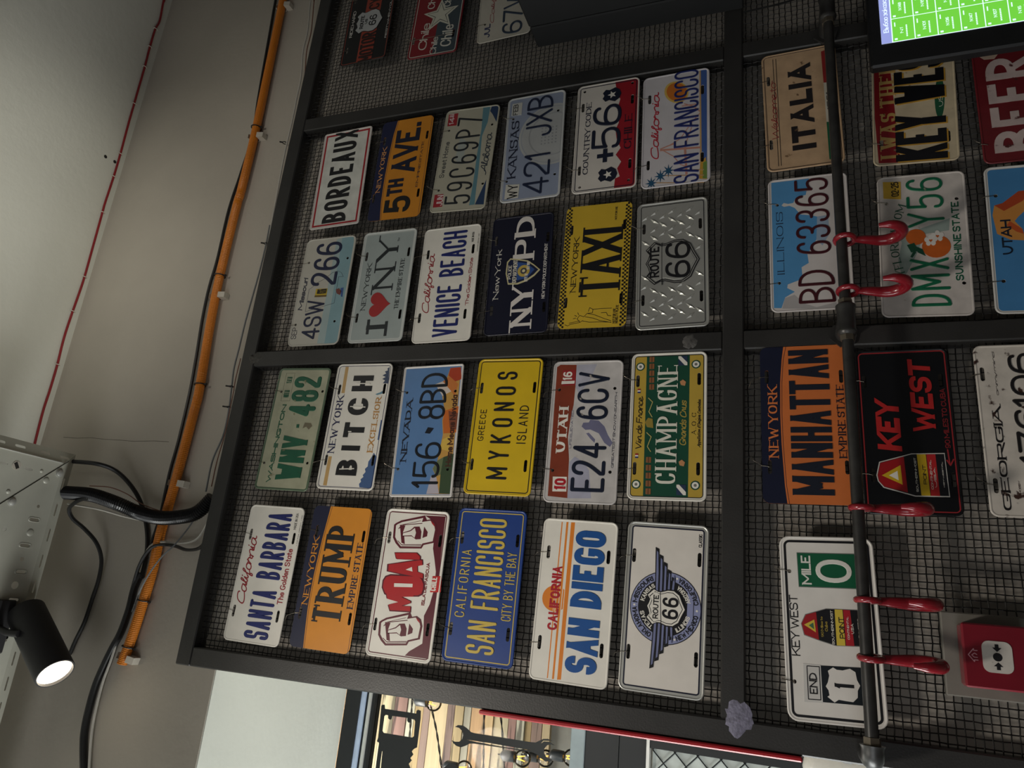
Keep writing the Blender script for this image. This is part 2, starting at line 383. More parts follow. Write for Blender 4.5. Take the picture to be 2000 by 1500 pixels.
def glyph(ch, u, H, hw, style, x0, ratio=.16):
    """convex pieces (base, top) of one character; u = mm per width unit"""
    tab = GS if style == 'script' and ch in GS else G
    g = tab.get(ch)
    if g is None: return []
    gw = g[0] * u; W = gw + 2 * hw; out = []
    rnd = style in ('round', 'script')
    thin = 0.36 if style == 'serif' else 1.0
    for st in g[1:]:
        tk = st.split(); closed = tk[-1] == 'c'
        if closed: tk = tk[:-1]
        flags = [t.endswith('~') for t in tk]
        raw = [tuple(float(v) for v in t.rstrip('~').split(',')) for t in tk]
        pts = [Vector((x0 + hw + a * gw, hw + b * (H - 2 * hw))) for a, b in raw]
        if not closed and (pts[0] - pts[-1]).length < 1e-6 and len(pts) > 3: pass
        fp = fillet(pts, flags, closed)
        if closed: fp = fp + [fp[0]]
        # split at sharp corners
        runs = [[fp[0][0]]]
        for q, sharp in fp[1:]:
            runs[-1].append(q)
            if sharp: runs.append([q])
        runs = [r for r in runs if len(r) > 1]
        for ri, r in enumerate(runs):
            r = [Vector(q) for q in r]
            loop = closed and len(runs) == 1
            if not rnd and not loop:
                for e, (p, q) in ((0, (r[0], r[1])), (-1, (r[-1], r[-2]))):
                    d = (p - q).normalized()
                    fx = (p.x - x0 - hw) / max(gw, 1e-6); fy = (p.y - hw) / (H - 2 * hw)
                    ext = 0
                    corner = (e == 0 and ri > 0) or (e == -1 and ri < len(runs) - 1)
                    diag = abs(d.x) > .1 and abs(d.y) > .1
                    edge_ = (d.y > .3 and fy > .985) or (d.y < -.3 and fy < .015)
                    if edge_: ext = (2.5 if diag else 1.0) * hw
                    elif corner: ext = 0 if diag else hw
                    if abs(d.y) <= .3 and ((d.x > .5 and fx > .97) or (d.x < -.5 and fx < .03)): ext = hw
                    if 'a' <= ch <= 'z' and abs(d.y) > .3: ext = hw
                    r[e] = p + d * ext
            n = len(r); L = []; Rr = []; L2 = []; R2 = []
            for i in range(n):
                if loop: d = r[(i + 1) % (n - 1)] - r[(i - 1) % (n - 1)]
                else: d = r[min(i + 1, n - 1)] - r[max(i - 1, 0)]
                d.normalize(); nn = Vector((-d.y, d.x))
                k = 1.0
                if style == 'serif':
                    k = thin + (1 - thin) * min(1, abs(d.y) * 1.15)
                    if len(runs[ri]) == 2 and .25 < abs(d.x) < .97 and ch not in 'XZ27xz':
                        if (d.x * d.y > 0 and ch in 'AVMWYvwyKk') : k = thin + .12
                    if len(runs[ri]) == 2 and ch in 'NM' and abs(d.x) < .2: k = .55 if ch == 'N' or r[0].x < x0 + W / 2 else 1
                if style in ('sans', 'round') and ratio > .1 and ch in 'MNWAVKXYZ' and abs(d.x) > .1 and abs(d.y) > .3: k = .88 if ratio < .2 else .76
                w = hw * k * (.93 if rnd else 1)
                L.append(r[i] + nn * w); Rr.append(r[i] - nn * w)
                L2.append(r[i] + nn * w * .76); R2.append(r[i] - nn * w * .76)
            for i in range(n - 1):
                base = [L[i], Rr[i], Rr[i + 1], L[i + 1]]
                if rnd:
                    out.append((base, [L2[i], R2[i], R2[i + 1], L2[i + 1]]))
                else:
                    pl = [(q.x, q.y) for q in base]
                    lowc = 'a' <= ch <= 'z' or ch in '.,\'!'
                    pl = clip(pl, -.4 * H if lowc else 0, H * 1.02 if lowc else H, 1)
                    if pl and not lowc: pl = clip(pl, x0 - (hw if ch in 'AVWMXYK' else 0), x0 + W + (hw if ch in 'AVWMXYKR' else 0), 0)
                    if pl: out.append((pl, pl))
            if rnd and not loop:
                for q in (r[0], r[-1]):
                    out.append((circle(q.x, q.y, hw * .93, n=10), circle(q.x, q.y, hw * .71, n=10)))
            if style == 'serif':
                # slab serifs on stems ending at cap line or base line
                for e, (p, q) in ((0, (r[0], r[1])), (-1, (r[-1], r[-2]))):
                    corner = (e == 0 and ri > 0) or (e == -1 and ri < len(runs) - 1)
                    d = (p - q).normalized()
                    top = H * (.66 if 'a' <= ch <= 'z' and p.y < .85 * H else 1)
                    if loop: continue
                    t = hw * thin * 1.3; sl = hw * 1.9
                    if abs(d.y) > .45 and not (corner and ch in 'VWvwLEDBPR'):
                        if ch in 'CGSJ' or ch in 'cesaf23569': continue
                        if p.y < H * .12: out.append((([(p.x - sl, 0), (p.x + sl, 0), (p.x + sl, t), (p.x - sl, t)]),) * 2)
                        elif p.y > top - H * .12: out.append((([(p.x - sl, top - t), (p.x + sl, top - t), (p.x + sl, top), (p.x - sl, top)]),) * 2)
                    elif abs(d.x) > .9 and ch in 'TELFZ' and abs(p.y - H / 2) > .3 * H:
                        s = -1 if p.y > H / 2 else 1; ln = H * .2
                        y0 = H if s < 0 else 0
                        out.append((([(p.x - t / 2, y0), (p.x + t / 2, y0), (p.x + t / 2, y0 + s * ln), (p.x - t / 2, y0 + s * ln)]),) * 2)
        if style == 'serif' and ch in 'CGS':
            t = hw * .5
            y = H - hw * .4; out.append(([(x0 + W - 2 * t, H * .68), (x0 + W - .2 * t, H * .68), (x0 + W - .2 * t, H), (x0 + W - 2 * t, H)],) * 2)
    if style == 'serif' and ch in 'BDPREL':
        t = hw * .47
        for yy in ((0, t), (H - t, H)):
            if (ch in 'PR' or ch == 'F') and yy[0] > 0 or yy[0] == 0 and ch not in 'PR' or ch in 'BDEL':
                out.append(([(x0 - hw * .7, yy[0]), (x0 + hw, yy[0]), (x0 + hw, yy[1]), (x0 - hw * .7, yy[1])],) * 2)
    return out
def text_pieces(text, W, H, style='round', ratio=.16, slant=0.0, gap=None):
    hw = ratio * H / 2
    if gap is None: gap = {'round': .055, 'sans': .045, 'serif': .15, 'script': .02}[style]
    gapm = gap * H; sp = .29 * H
    n = len(text.replace(' ', '')); nsp = text.count(' ')
    tab = dict(G)
    if style == 'script': tab.update(GS)
    sw = sum(tab[c][0] for c in text if c in tab)
    slx = slant * H
    for _ in range(12):
        u = (W - slx - n * 2 * hw - (n - 1) * gapm - nsp * sp) / max(sw, .01)
        if u > .12 * H: break
        gapm *= .85; sp *= .85; hw *= .94
    u = max(u, .06 * H)
    x = 0; out = []
    for c in text:
        if c == ' ': x += sp - gapm * 0; continue
        for base, top in glyph(c, u, H, hw, style, x, ratio):
            out.append(([(p[0] + slant * p[1], p[1]) for p in base], [(p[0] + slant * p[1], p[1]) for p in top]))
        x += tab[c][0] * u + 2 * hw + gapm
    # exact fit
    k = (W - slx) / max(x - gapm, .01)
    if k < 0.999: out = [([(p[0] * k, p[1]) for p in b], [(p[0] * k, p[1]) for p in t]) for b, t in out]
    return out
def pieces_mesh(name, pieces, to3, d0, d1, material, parent=None):
    """prisms from depth d0 (surface) to d1 (towards the viewer)"""
    V = []; F = []; sg = -1 if d1 < d0 else 1; stp = abs(to3(0, 0, 1)[1] - to3(0, 0, 0)[1])
    jit = .006 if stp < .5 else 2e-6            # overlapping strokes must not be exactly coplanar
    for pi, (base, top) in enumerate(pieces):
        n = len(base); k = len(V); d1j = d1 + sg * jit * (pi % 37)
        ar = sum(base[i][0] * base[(i + 1) % n][1] - base[(i + 1) % n][0] * base[i][1] for i in range(n))
        if ar < 0: base = list(base)[::-1]; top = list(top)[::-1]
        V += [to3(p[0], p[1], d0) for p in base] + [to3(p[0], p[1], d1j) for p in top]
        F.append(tuple(range(k + n, k + 2 * n)))
        for i in range(n):
            j = (i + 1) % n; F.append((k + i, k + j, k + n + j, k + n + i))
    return mesh(name, V, F, material, parent)
def stroke_pieces(pts, w, closed=False):
    """flat line of width w along 2d points"""
    pts = [Vector(p) for p in pts]; n = len(pts); out = []
    rng = range(n) if closed else range(n - 1)
    for i in rng:
        a, b = pts[i], pts[(i + 1) % n]; d = (b - a)
        if d.length < 1e-6: continue
        d.normalize(); nn = Vector((-d.y, d.x)) * (w / 2); e = d * (w * .25)
        q = [a - e - nn, b + e - nn, b + e + nn, a - e + nn]
        out.append((q, q))
    return out
def ring_pieces(w, h, r, i0, i1):
    A = rrect(w - 2 * i0, h - 2 * i0, r - i0); B = rrect(w - 2 * i1, h - 2 * i1, max(r - i1, .5)); n = len(A); out = []
    for k in range(n):
        j = (k + 1) % n; q = [A[k], A[j], B[j], B[k]]; out.append((q, q))
    return out
def bend(pieces, cx, cy, r, a_mid, W, up=True):
    """bend straight text of width W onto a circle; a_mid in degrees from +x"""
    res = []
    def f(p):
        s = (p[0] - W / 2) / r
        if up: a = math.radians(a_mid) - s; rr = r + p[1]
        else: a = math.radians(a_mid) + s; rr = r - p[1]
        return (cx + rr * math.cos(a), cy + rr * math.sin(a))
    for b, t in pieces: res.append(([f(p) for p in b], [f(p) for p in t]))
    return res
# ------------------------------------------------------------------ room shell
Z = lambda z: z + OZ
def struct(name, mb, material, parent=None): 
    o = mb.build(name, material, parent)
    if parent is None: tag(o, kind='structure')
    return o
WY = 0.05                                  # face of the wall behind the mesh
CEIL = 0.905
b = MB(); b.box(-4, 4, -4.5, 3, -0.1, 0.0); struct('floor', b, mat('floor_concrete', (120, 112, 104), .6, scale=2))
b = MB(); b.box(-4, 4, -4.5, WY + .6, Z(CEIL), Z(CEIL) + .12); struct('ceiling', b, M_CEIL)
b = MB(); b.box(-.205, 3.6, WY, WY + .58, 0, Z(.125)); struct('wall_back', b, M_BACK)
b = MB(); b.box(-3.2, 3.6, WY, WY + .58, Z(.125), Z(CEIL)); wl = struct('wall_upper', b, M_WALL)
b = MB(); b.box(-3.2, -.205, WY + .002, WY + .58, Z(.1225), Z(.125)); struct('trim_1', b, M_SOFFIT)
# hairline crack and two old drill holes
b = MB(); pts = [onY(x, y, WY - .0004) for x, y in ((124,854),(150,856),(178,855),(205,858),(240,860),(262,862),(300,861),(330,863))]
b.tube(pts, .0005, 4); b.build('hairline_crack', mat('crack', (90, 84, 74), .9), wl)
b = MB()
for q, r in (((206,306),.0055), ((224,316),.0055)):
    c = onZ(q[0], q[1], CEIL); b.lathe([(0, r), (.0008, r)], (c.x, c.y, c.z - .0009), (0, 0, 1), 12)
b.build('drill_hole', mat('hole_dark', (30, 27, 24), .9), bpy.data.objects['ceiling'])

# ------------------------------------------------------------------ steel panel
panel = empty('display_panel', (0, 0.016, 0), 'large black steel frame panel filled with woven wire mesh on the wall', 'wall panel')
def pchild(o): o.parent = panel; o.location = (0, -0.016, 0); return o
FY0, FY1 = -.004, .036
bars = [(-.215, 2.4, .153, .195), (-.215, -.174, -1.85, .153), (-.174, 2.4, -1.042, -1.001), (-.174, 2.4, -1.85, -1.81)]
for x0, x1 in ((.503, .543), (1.214, 1.255), (1.93, 1.97)):
    bars += [(x0, x1, -1.001, .153), (x0, x1, -1.81, -1.042)]
for x0, x1, z0, z1 in bars:
    b = MB(); b.box(x0, x1, FY0, FY1, Z(z0), Z(z1), .0025); pchild(b.build('frame_bar', M_STEEL))
# woven mesh, one sheet per field
def weave(x0, x1, z0, z1):
    b = MB(); p = .0122; r = .00105; amp = .0011; y = .013
    nx = int((x1 - x0) / p); nz = int((z1 - z0) / p)
    V = []; F = []
    def wire(pts):
        k0 = len(V); n = len(pts)
        for i, q in enumerate(pts):
            t = pts[min(i + 1, n - 1)] - pts[max(i - 1, 0)]
            s1 = Vector((0, 1, 0)); s2 = t.cross(s1).normalized()
            V.extend((q + s1 * r, q + s2 * r, q - s1 * r, q - s2 * r))
        for i in range(n - 1):
            for k in range(4):
                k2 = (k + 1) % 4; F.append((k0 + i * 4 + k, k0 + i * 4 + k2, k0 + i * 4 + 4 + k2, k0 + i * 4 + 4 + k))
    jx = [x0 + (i + .5) * (x1 - x0) / nx + random.uniform(-.0006, .0006) for i in range(nx)]
    jz = [z0 + (j + .5) * (z1 - z0) / nz + random.uniform(-.0006, .0006) for j in range(nz)]
    wob = lambda a, c: .0008 * math.sin(a * 23 + c) + .0006 * math.sin(a * 71 + 2 * c)
    for i in range(nx):
        wire([Vector((jx[i], y, Z(z0 - .003)))] + [Vector((jx[i] + wob(z, i * 1.7) * .6 + random.uniform(-.0004, .0004), y + (amp if (i + j) % 2 else -amp), Z(z))) for j, z in enumerate(jz)] + [Vector((jx[i], y, Z(z1 + .003)))])
    for j in range(nz):
        wire([Vector((x0 - .003, y, Z(jz[j])))] + [Vector((x, y - (amp if (i + j) % 2 else -amp), Z(jz[j] + wob(x, j * 1.3) * .6 + (.0009 if (i + j) % 2 else -.0009) * random.uniform(.3, 1)))) for i, x in enumerate(jx)] + [Vector((x1 + .003, y, Z(jz[j])))])
    o = mesh('wire_mesh', V, F, M_WIRE); tag(o, kind='stuff'); pchild(o)
for x0, x1 in ((-.174, .503), (.543, 1.214), (1.255, 1.93)):
    weave(x0, x1, -1.001, .153); weave(x0, x1, -1.81, -1.042)
# weld and putty smears on the joints
def smear(px, py, rx, rz, c, seed):
    random.seed(seed); q = onY(px, py, FY0); n = 22
    pts = [(math.cos(2 * math.pi * k / n) * rx * random.uniform(.7, 1.15), math.sin(2 * math.pi * k / n) * rz * random.uniform(.7, 1.15)) for k in range(n)]
    V = [(q.x, FY0 - .0009, q.z)] + [(q.x + x * .8, FY0 - .0008, q.z + z * .8) for x, z in pts] + [(q.x + x, FY0 + .0003, q.z + z) for x, z in pts]; F = []
    for k in range(n):
        j = (k + 1) % n; F += [(0, 1 + k, 1 + j), (1 + k, 1 + n + k, 1 + n + j, 1 + j)]
    pchild(mesh('weld_smear', V, F, mat('weld_%d' % seed, c, .6, metal=.2, var=.4, scale=120, bump=.5, bscale=250), smooth=True))
smear(1346, 667, .017, .016, (92, 90, 88), 3); smear(1440, 1404, .031, .024, (128, 126, 146), 5); smear(498, 700, .016, .022, (72, 70, 66), 9)
random.seed(11)

# red plastic edge strip on the left side of the frame
b = MB(); za = onY(940, 1383, 0).z; zb = onY(1567, 1473, 0).z
b.box(-.2235, -.2152, -.012, .022, zb, za, .0022)
tag(b.build('edge_strip', mat('red_plastic', (168, 36, 44), .3)), 'long glossy red strip along the left edge of the black frame', 'strip')

# ------------------------------------------------------------------ pipe rail
PY = -.08
pz = lambda X: Z(-1.2165 - .0125 * (1.19 - X) / 1.35)
rail = empty('pipe_rail', (.5, PY, pz(.5)), 'black steel pipe rail running in front of the lower plates', 'pipe rail')
def rchild(mb, name, m_, smooth=True):
    o = mb.build(name, m_, None, smooth); o.parent = rail; o.matrix_parent_inverse = Matrix.Translation(-Vector(rail.location)); return o
def axis_lathe(prof, X0, sides=20):
    b = MB(); dz = -(pz(1) - pz(0))
    b.lathe(prof, (X0, PY, pz(X0)), (1, 0, pz(1) - pz(0)), sides); return b
rchild(axis_lathe([(0, .0098), (.66, .0098)], -.165), 'pipe', M_PIPE)
rchild(axis_lathe([(0, .0098), (.66, .0098)], .535), 'pipe', M_PIPE)
rchild(axis_lathe([(0, .0098), (.75, .0098)], 1.22), 'pipe', M_PIPE)
for xc in (.523, 1.2345, 1.95):
    rchild(axis_lathe([(0, .013), (.004, .0165), (.008, .0172), (.012, .0155), (.05, .0155), (.054, .0172), (.058, .0172), (.062, .013)], xc - .031, 22), 'tee_fitting', M_PIPE)
    rchild(axis_lathe([(0, .0125), (.01, .0125)], xc - .041, 6), 'hex_nut', mat('nut_steel', (112, 104, 92), .4, metal=.7), False)
    rchild(axis_lathe([(0, .0125), (.008, .0125)], xc + .031, 6), 'hex_nut', MATS['nut_steel'], False)
    b = MB(); b.lathe([(0, .0155), (-PY + FY0 - .006, .0155)], (xc, PY, pz(xc)), (0, 1, 0), 18); rchild(b, 'stub', M_PIPE)
    b = MB(); b.lathe([(0, .026), (.006, .026)], (xc, FY0 - .0062, pz(xc)), (0, 1, 0), 6); rchild(b, 'flange', M_PIPE, False)
rchild(axis_lathe([(0, .0128), (.012, .0128)], -.177, 6), 'hex_nut', MATS['nut_steel'], False)
b = MB(); zc = pz(-.19); cpt = []
for k in range(7):
    a = math.radians(90 * k / 6); cpt.append((-.180 - .016 * math.sin(a), PY + .016 * (1 - math.cos(a)), zc))
b.tube([(-.176, PY, zc)] + cpt + [(-.196, FY0 - .001, zc)], [.0185] + [.0165] * 7 + [.0165], 18)
rchild(b, 'elbow', mat('elbow_iron', (74, 74, 74), .38, metal=.7, var=.3, scale=60))

# red hooks
M_HOOK = mat('red_hook', (132, 22, 34), .22, var=.12, scale=40, coat=.4)
def hook(px, py, dx, label, tilt):
    X = onY(px, py, PY).x; zt = pz(X)
    root = empty('hook', (X, PY, zt), label, 'hook', 'red hooks hanging on the pipe')
    b = MB(); ring = [(0, .0165 * math.sin(2 * math.pi * k / 20), .0165 * math.cos(2 * math.pi * k / 20) - .0060) for k in range(20)]
    b.tube(ring, .0052, 10, closed=True); b.build('eye', M_HOOK, root, True)
    prof = [((.0, -.022), .0055), ((.003, -.034), .0075), ((.006, -.048), .0085), ((.010, -.062), .0098), ((.010, -.078), .0105), ((.002, -.093), .0108), ((-.013, -.100), .0105), ((-.028, -.094), .0096), ((-.036, -.080), .008), ((-.037, -.068), .006), ((-.0355, -.060), .0035)]
    pts = catmull([(0, y, z) for (y, z), r in prof], .004)
    rs = []
    for q in pts:
        i = min(range(len(prof)), key=lambda k: (prof[k][0][0] - q.y) ** 2 + (prof[k][0][1] - q.z) ** 2); rs.append(prof[i][1])
    rs = [sum(rs[max(0, i - 2):i + 3]) / len(rs[max(0, i - 2):i + 3]) for i in range(len(rs))]
    b = MB(); b.tube(pts, rs, 14); b.build('hook_body', M_HOOK, root, True)
    root.rotation_euler = (0, 0, tilt); root['group'] = 'red hooks hanging on the pipe'
hook(1655, 468, 0, 'red hook over the plate with oranges, farther from the pipe joint', .12)
hook(1660, 568, 0, 'red hook between the ILLINOIS plate and the plate with oranges, next to the pipe joint', .10)
hook(1690, 992, 0, 'red hook at the left edge of the black KEY WEST plate', -.05)
hook(1703, 1173, 0, 'red hook under the MILE 0 sign, on the right of the buoy emblem', .0)
hook(1709, 1286, 0, 'red hook nearest the pipe elbow, over the END 1 plate', -.14)

# ------------------------------------------------------------------ fire alarm call point
cpz = Z(-1.412); cpx = -.032
bp = MB(); bp.box(cpx - .064, cpx + .064, -.004, .010, cpz - .066, cpz + .066, .002)
tag(bp.build('backing_plate', mat('grey_plate', (122, 118, 110), .7)), 'flat grey square mounting plate behind the red call point', 'plate')
call = empty('fire_call_point', (cpx, -.004, cpz), 'red square fire alarm call point with white push field on grey plate', 'fire alarm')
CX = lambda mb, n, m_, sm=False: mb.build(n, m_, call, sm)
M_CALL = mat('red_call_point', (122, 24, 38), .25, var=.1, scale=20, coat=.3)
b = MB(); b.box(-.047, .047, -.034, 0, -.0445, .0445, .004); CX(b, 'housing', M_CALL)
b = MB(); b.box(-.0475, .0475, -.040, -.034, -.045, .045, .0025); CX(b, 'cover', M_CALL)
pcs = [([*map(tuple, rrect(.046, .040, .007))],) * 2]
flat = lambda x, y, d: (x, d, y)
pieces_mesh('push_field', pcs, flat, -.040, -.0412, mat('push_white', (206, 200, 192), .4, dark=(150, 140, 130), thr=.66, scale=60), call)
pieces_mesh('dot', [(circle(0, 0, .0062, n=18),) * 2], flat, -.0412, -.0416, paint(BLACK), call)
for s_ in (-1, 1):
    q = [(s_ * .0075, 0), (s_ * .0135, .006), (s_ * .0135, .0025), (s_ * .0185, .0025), (s_ * .0185, -.0025), (s_ * .0135, -.0025), (s_ * .0135, -.006)]
    T = geometry.tessellate_polygon([[Vector((x, y, 0)) for x, y in ccw(q)]]); qc = ccw(q)
    pieces_mesh('arrow', [([qc[i] for i in t],) * 2 for t in T], flat, -.0412, -.0416, paint(BLACK), call)
hs = stroke_pieces([(-.007, .026), (-.007, .031), (-.0095, .031), (0, .0385), (.0095, .031), (.007, .031), (.007, .026)], .0012) + stroke_pieces([(-.003, .0265), (-.003, .031), (0, .034), (.003, .030), (.001, .027)], .0011)
pieces_mesh('house_symbol', hs, flat, -.040, -.0405, mat('pink_print', (206, 150, 160), .5), call)

# ------------------------------------------------------------------ monitor
MY = -.10
sl = onY(1722, 87, MY); bl = onY(1702, 130, MY)
mon = empty('monitor', (bl.x, MY, Z(-1.29)), 'black-framed order screen with green tiles in front of the lower plates', 'monitor')
x0, z1 = bl.x - .002, Z(-1.288)
def mchild(o): o.parent = mon; o.matrix_parent_inverse = Matrix.Translation(-Vector(mon.location)); return o
b = MB(); b.box(x0, x0 + .56, MY, MY + .022, z1 - .36, z1, .004); mchild(b.build('housing', M_BLACK))
b = MB(); b.box(x0 + .10, x0 + .35, MY + .022, FY0 - .001, z1 - .22, z1 - .10, .003); mchild(b.build('wall_bracket', M_BLACK))
sx0 = sl.x; sz1 = sl.z
f3 = lambda x, y, d: (sx0 + x, MY + d, sz1 + y)
quad = lambda xa, xb, ya, yb: [([(xa, ya), (xb, ya), (xb, yb), (xa, yb)],) * 2]
SB_ = emit('screen_white', (225, 240, 255), 1.0); SG = emit('screen_green', (112, 206, 66), .92); SV = emit('screen_violet', (150, 160, 222), .9)
mchild(pieces_mesh('display', quad(0, .46, -.262, 0), f3, -.0003, -.0006, SB_))
hd_ = mchild(pieces_mesh('header', quad(0, .46, -.0185, 0), f3, -.0006, -.0009, SV))
ht = text_pieces('\u0412\u044b\u0431\u043e\u0440 \u0437\u0430\u043a\u0430\u0437\u0430 \u0434\u043b\u044f \u0440\u0430', .125, .009, 'sans', .13)
pieces_mesh('lettering', [([(p_[0] + .026, p_[1] - .014) for p_ in B],) * 2 for B, T in ht], f3, -.0009, -.0011, SB_, hd_)
rowh = .0395; colw = .0565
for r in range(6):
    for c in range(8):
        xa = .0015 + c * colw; ya = -.0205 - r * rowh
        t_ = mchild(pieces_mesh('screen_tile', quad(xa, xa + colw - .0018, ya - rowh + .0018, ya), f3, -.0006, -.0009, SG))
        num = [['1', '101', '136', '147', '107', '16'], ['148', '16', '6', '11', '13', '8']][c % 2][r]
        tp = text_pieces('N ' + num, .011 + .0028 * len(num), .0054, 'sans', .15)
        L = [([(p_[0] + xa + .018, p_[1] + ya - .019) for p_ in B],) * 2 for B, T in tp]
        for k in range(7): L += quad(xa + .008 + k * .0042, xa + .011 + k * .0042, ya - .0262, ya - .0238)
        L += quad(xa + .003, xa + .007, ya - .008, ya - .003) + quad(xa + .036, xa + .046, ya - .006, ya - .004)
        pieces_mesh('tile_text', L, f3, -.0009, -.0011, SB_, t_)

# ------------------------------------------------------------------ black wall box, top right
cab = empty('black_box', (1.6, -.14, Z(-1.045)), 'big black box-shaped cabinet sticking out of the mesh at the top edge', 'cabinet')
def cchild(mb, n, m_=M_BLACK): o = mb.build(n, m_); o.parent = cab; o.matrix_parent_inverse = Matrix.Translation(-Vector(cab.location)); return o
M_BOX = mat('matt_black', (13, 14, 16), .7, var=.2)
b = MB(); b.box(1.35, 1.95, -.072, FY0 - .0005, Z(-1.045), Z(-.54), .003); cchild(b, 'rear_shell', M_BOX)
b = MB(); b.box(1.3495, 1.9505, -.30, -.0735, Z(-1.046), Z(-.539), .004); cchild(b, 'front_shell', M_BOX)
b = MB(); b.box(1.37, 1.93, -.303, -.30, Z(-1.03), Z(-.555), .002); cchild(b, 'front_panel', M_BLACK)

# ------------------------------------------------------------------ glazed opening on the left
WFY = .632
M_FRAME = mat('black_frame_paint', (22, 26, 29), .5, var=.1)
M_RAIL = mat('grey_blue_paint', (150, 164, 168), .5)
win = empty('window_1', (-.9, WFY, Z(-.4)), kind='structure')
def wchild(mb, n, m_): o = mb.build(n, m_); o.parent = win; o.matrix_parent_inverse = Matrix.Translation(-Vector(win.location)); return o
zz = lambda px, py, y=WFY: onY(px, py, y).z - OZ
XL, XR = -2.6, -.16
b = MB(); b.box(XL, XR, WFY, WFY + .06, Z(zz(706, 1350)), Z(.1225)); wchild(b, 'head_frame', M_FRAME)
b = MB(); b.box(XL, XR, WFY + .004, WFY + .05, Z(zz(714, 1351)), Z(zz(706, 1350)) ); wchild(b, 'glazing_bead', mat('sky_reflection_bead', (188, 206, 232), .3))  # sky reflection put into the bead as a pale blue colour
b = MB(); b.box(XL, XR, WFY + .012, WFY + .05, Z(zz(719, 1352)), Z(zz(714, 1351))); wchild(b, 'gasket', M_FRAME)
b = MB(); b.box(XL, XR, WFY + .006, WFY + .05, Z(zz(725, 1352)), Z(zz(719, 1352)), .001); wchild(b, 'glazing_bead', mat('satin_bead', (214, 216, 212), .25, metal=.4))
b = MB(); b.box(XL, XR, WFY + .012, WFY + .05, Z(zz(730, 1353)), Z(zz(725, 1352))); wchild(b, 'gasket', M_FRAME)
zr0, zr1 = zz(1112, 1500), zz(1140, 1500)
b = MB(); b.box(XL, XR, WFY - .006, WFY + .05, Z(zr1), Z(zr0), .002); wchild(b, 'transom_rail', M_RAIL)
zp = zz(1209, 1440)
b = MB(); b.box(XL, XR, WFY, WFY + .04, Z(zp), Z(zr1)); wchild(b, 'lower_board', M_FRAME)
zl = zz(1262, 1490)
b = MB(); b.box(XL, XR, WFY + .003, WFY + .04, Z(zl), Z(zp) - .001); wchild(b, 'lower_board', M_FRAME)
b = MB(); b.box(XL, -.30, WFY - .004, WFY + .04, Z(zz(1268, 1490)), Z(zl)); wchild(b, 'glazing_bead', mat('white_bead', (226, 226, 222), .4))
b = MB(); b.box(-.325, XR, WFY, WFY + .04, Z(-2.4), Z(zl)); wchild(b, 'stile', M_FRAME)
b = MB(); b.box(XL, -.325, WFY + .02, WFY + .026, Z(-2.4), Z(zz(1272, 1490))); wchild(b, 'lattice_pane', mat('frosted_pane', (196, 204, 200), .35))
b = MB(); zt = zz(1272, 1490); s_ = .056
for k in range(-4, 40):
    xa = -.33 - k * s_
    for d in (1, -1):
        x1_ = xa; z1_ = zt; x2_ = xa - d * 1.0; z2_ = zt - 1.0
        lo, hi = XL + .01, -.327
        pa = Vector((x1_, WFY + .016, Z(z1_))); pb = Vector((x2_, WFY + .016, Z(z2_))); dv = pb - pa
        t0, t1 = 0.0, 1.0
        for lim, sg in ((hi, 1), (lo, -1)):
            if sg * pa.x > sg * lim and sg * pb.x > sg * lim: t0 = 2
            elif sg * pa.x > sg * lim: t0 = max(t0, (lim - pa.x) / dv.x)
            elif sg * pb.x > sg * lim: t1 = min(t1, (lim - pa.x) / dv.x)
        if t0 < t1: b.tube([pa + dv * t0, pa + dv * t1], .0016, 4)
wchild(b, 'lattice_lead', M_FRAME)
b = MB(); b.box(XL, XR, WFY + .028, WFY + .032, Z(zr0), Z(zz(730, 1353))); wchild(b, 'pane', glass('window_glass', (1, 1, 1), 1.12))
# white moulded housing at the lower edge of the view
b = MB(); c0 = onY(1652, 1512, .30)
q2 = [(0, .080), (.012, .078), (.026, .066), (.032, .0), (.026, -.060), (.0, -.074)]
V = []; F = []; n = 20
for d, s in ((0, 1), (.015, 1.0), (.028, .93), (.034, .75)):
    V += [(c0.x + .055 * s * math.cos(2 * math.pi * k / n), .34 - d, c0.z + .078 * s * math.sin(2 * math.pi * k / n)) for k in range(n)]
for r in range(3):
    for k in range(n): F.append((r * n + k, r * n + (k + 1) % n, (r + 1) * n + (k + 1) % n, (r + 1) * n + k))
F += [tuple(range(3 * n, 4 * n)), tuple(range(n - 1, -1, -1))]
disp = mesh('dispenser', V, F, mat('white_plastic', (214, 212, 204), .35), None, True)
tag(disp, 'white rounded plastic housing with dark slot beside the frame, at the bottom edge', 'dispenser')
b = MB(); b.tube([(c0.x + .022, .304, c0.z + .004), (c0.x + .022, .304, c0.z - .012)], .004, 8); sl_ = b.build('slot', mat('slot_grey', (130, 130, 130), .6), disp)
# bracket arm that carries it
b = MB(); b.box(c0.x - .02, c0.x + .02, .34, WFY - .0005, c0.z - .02, c0.z + .02, .003); b.build('arm', M_FRAME, disp)

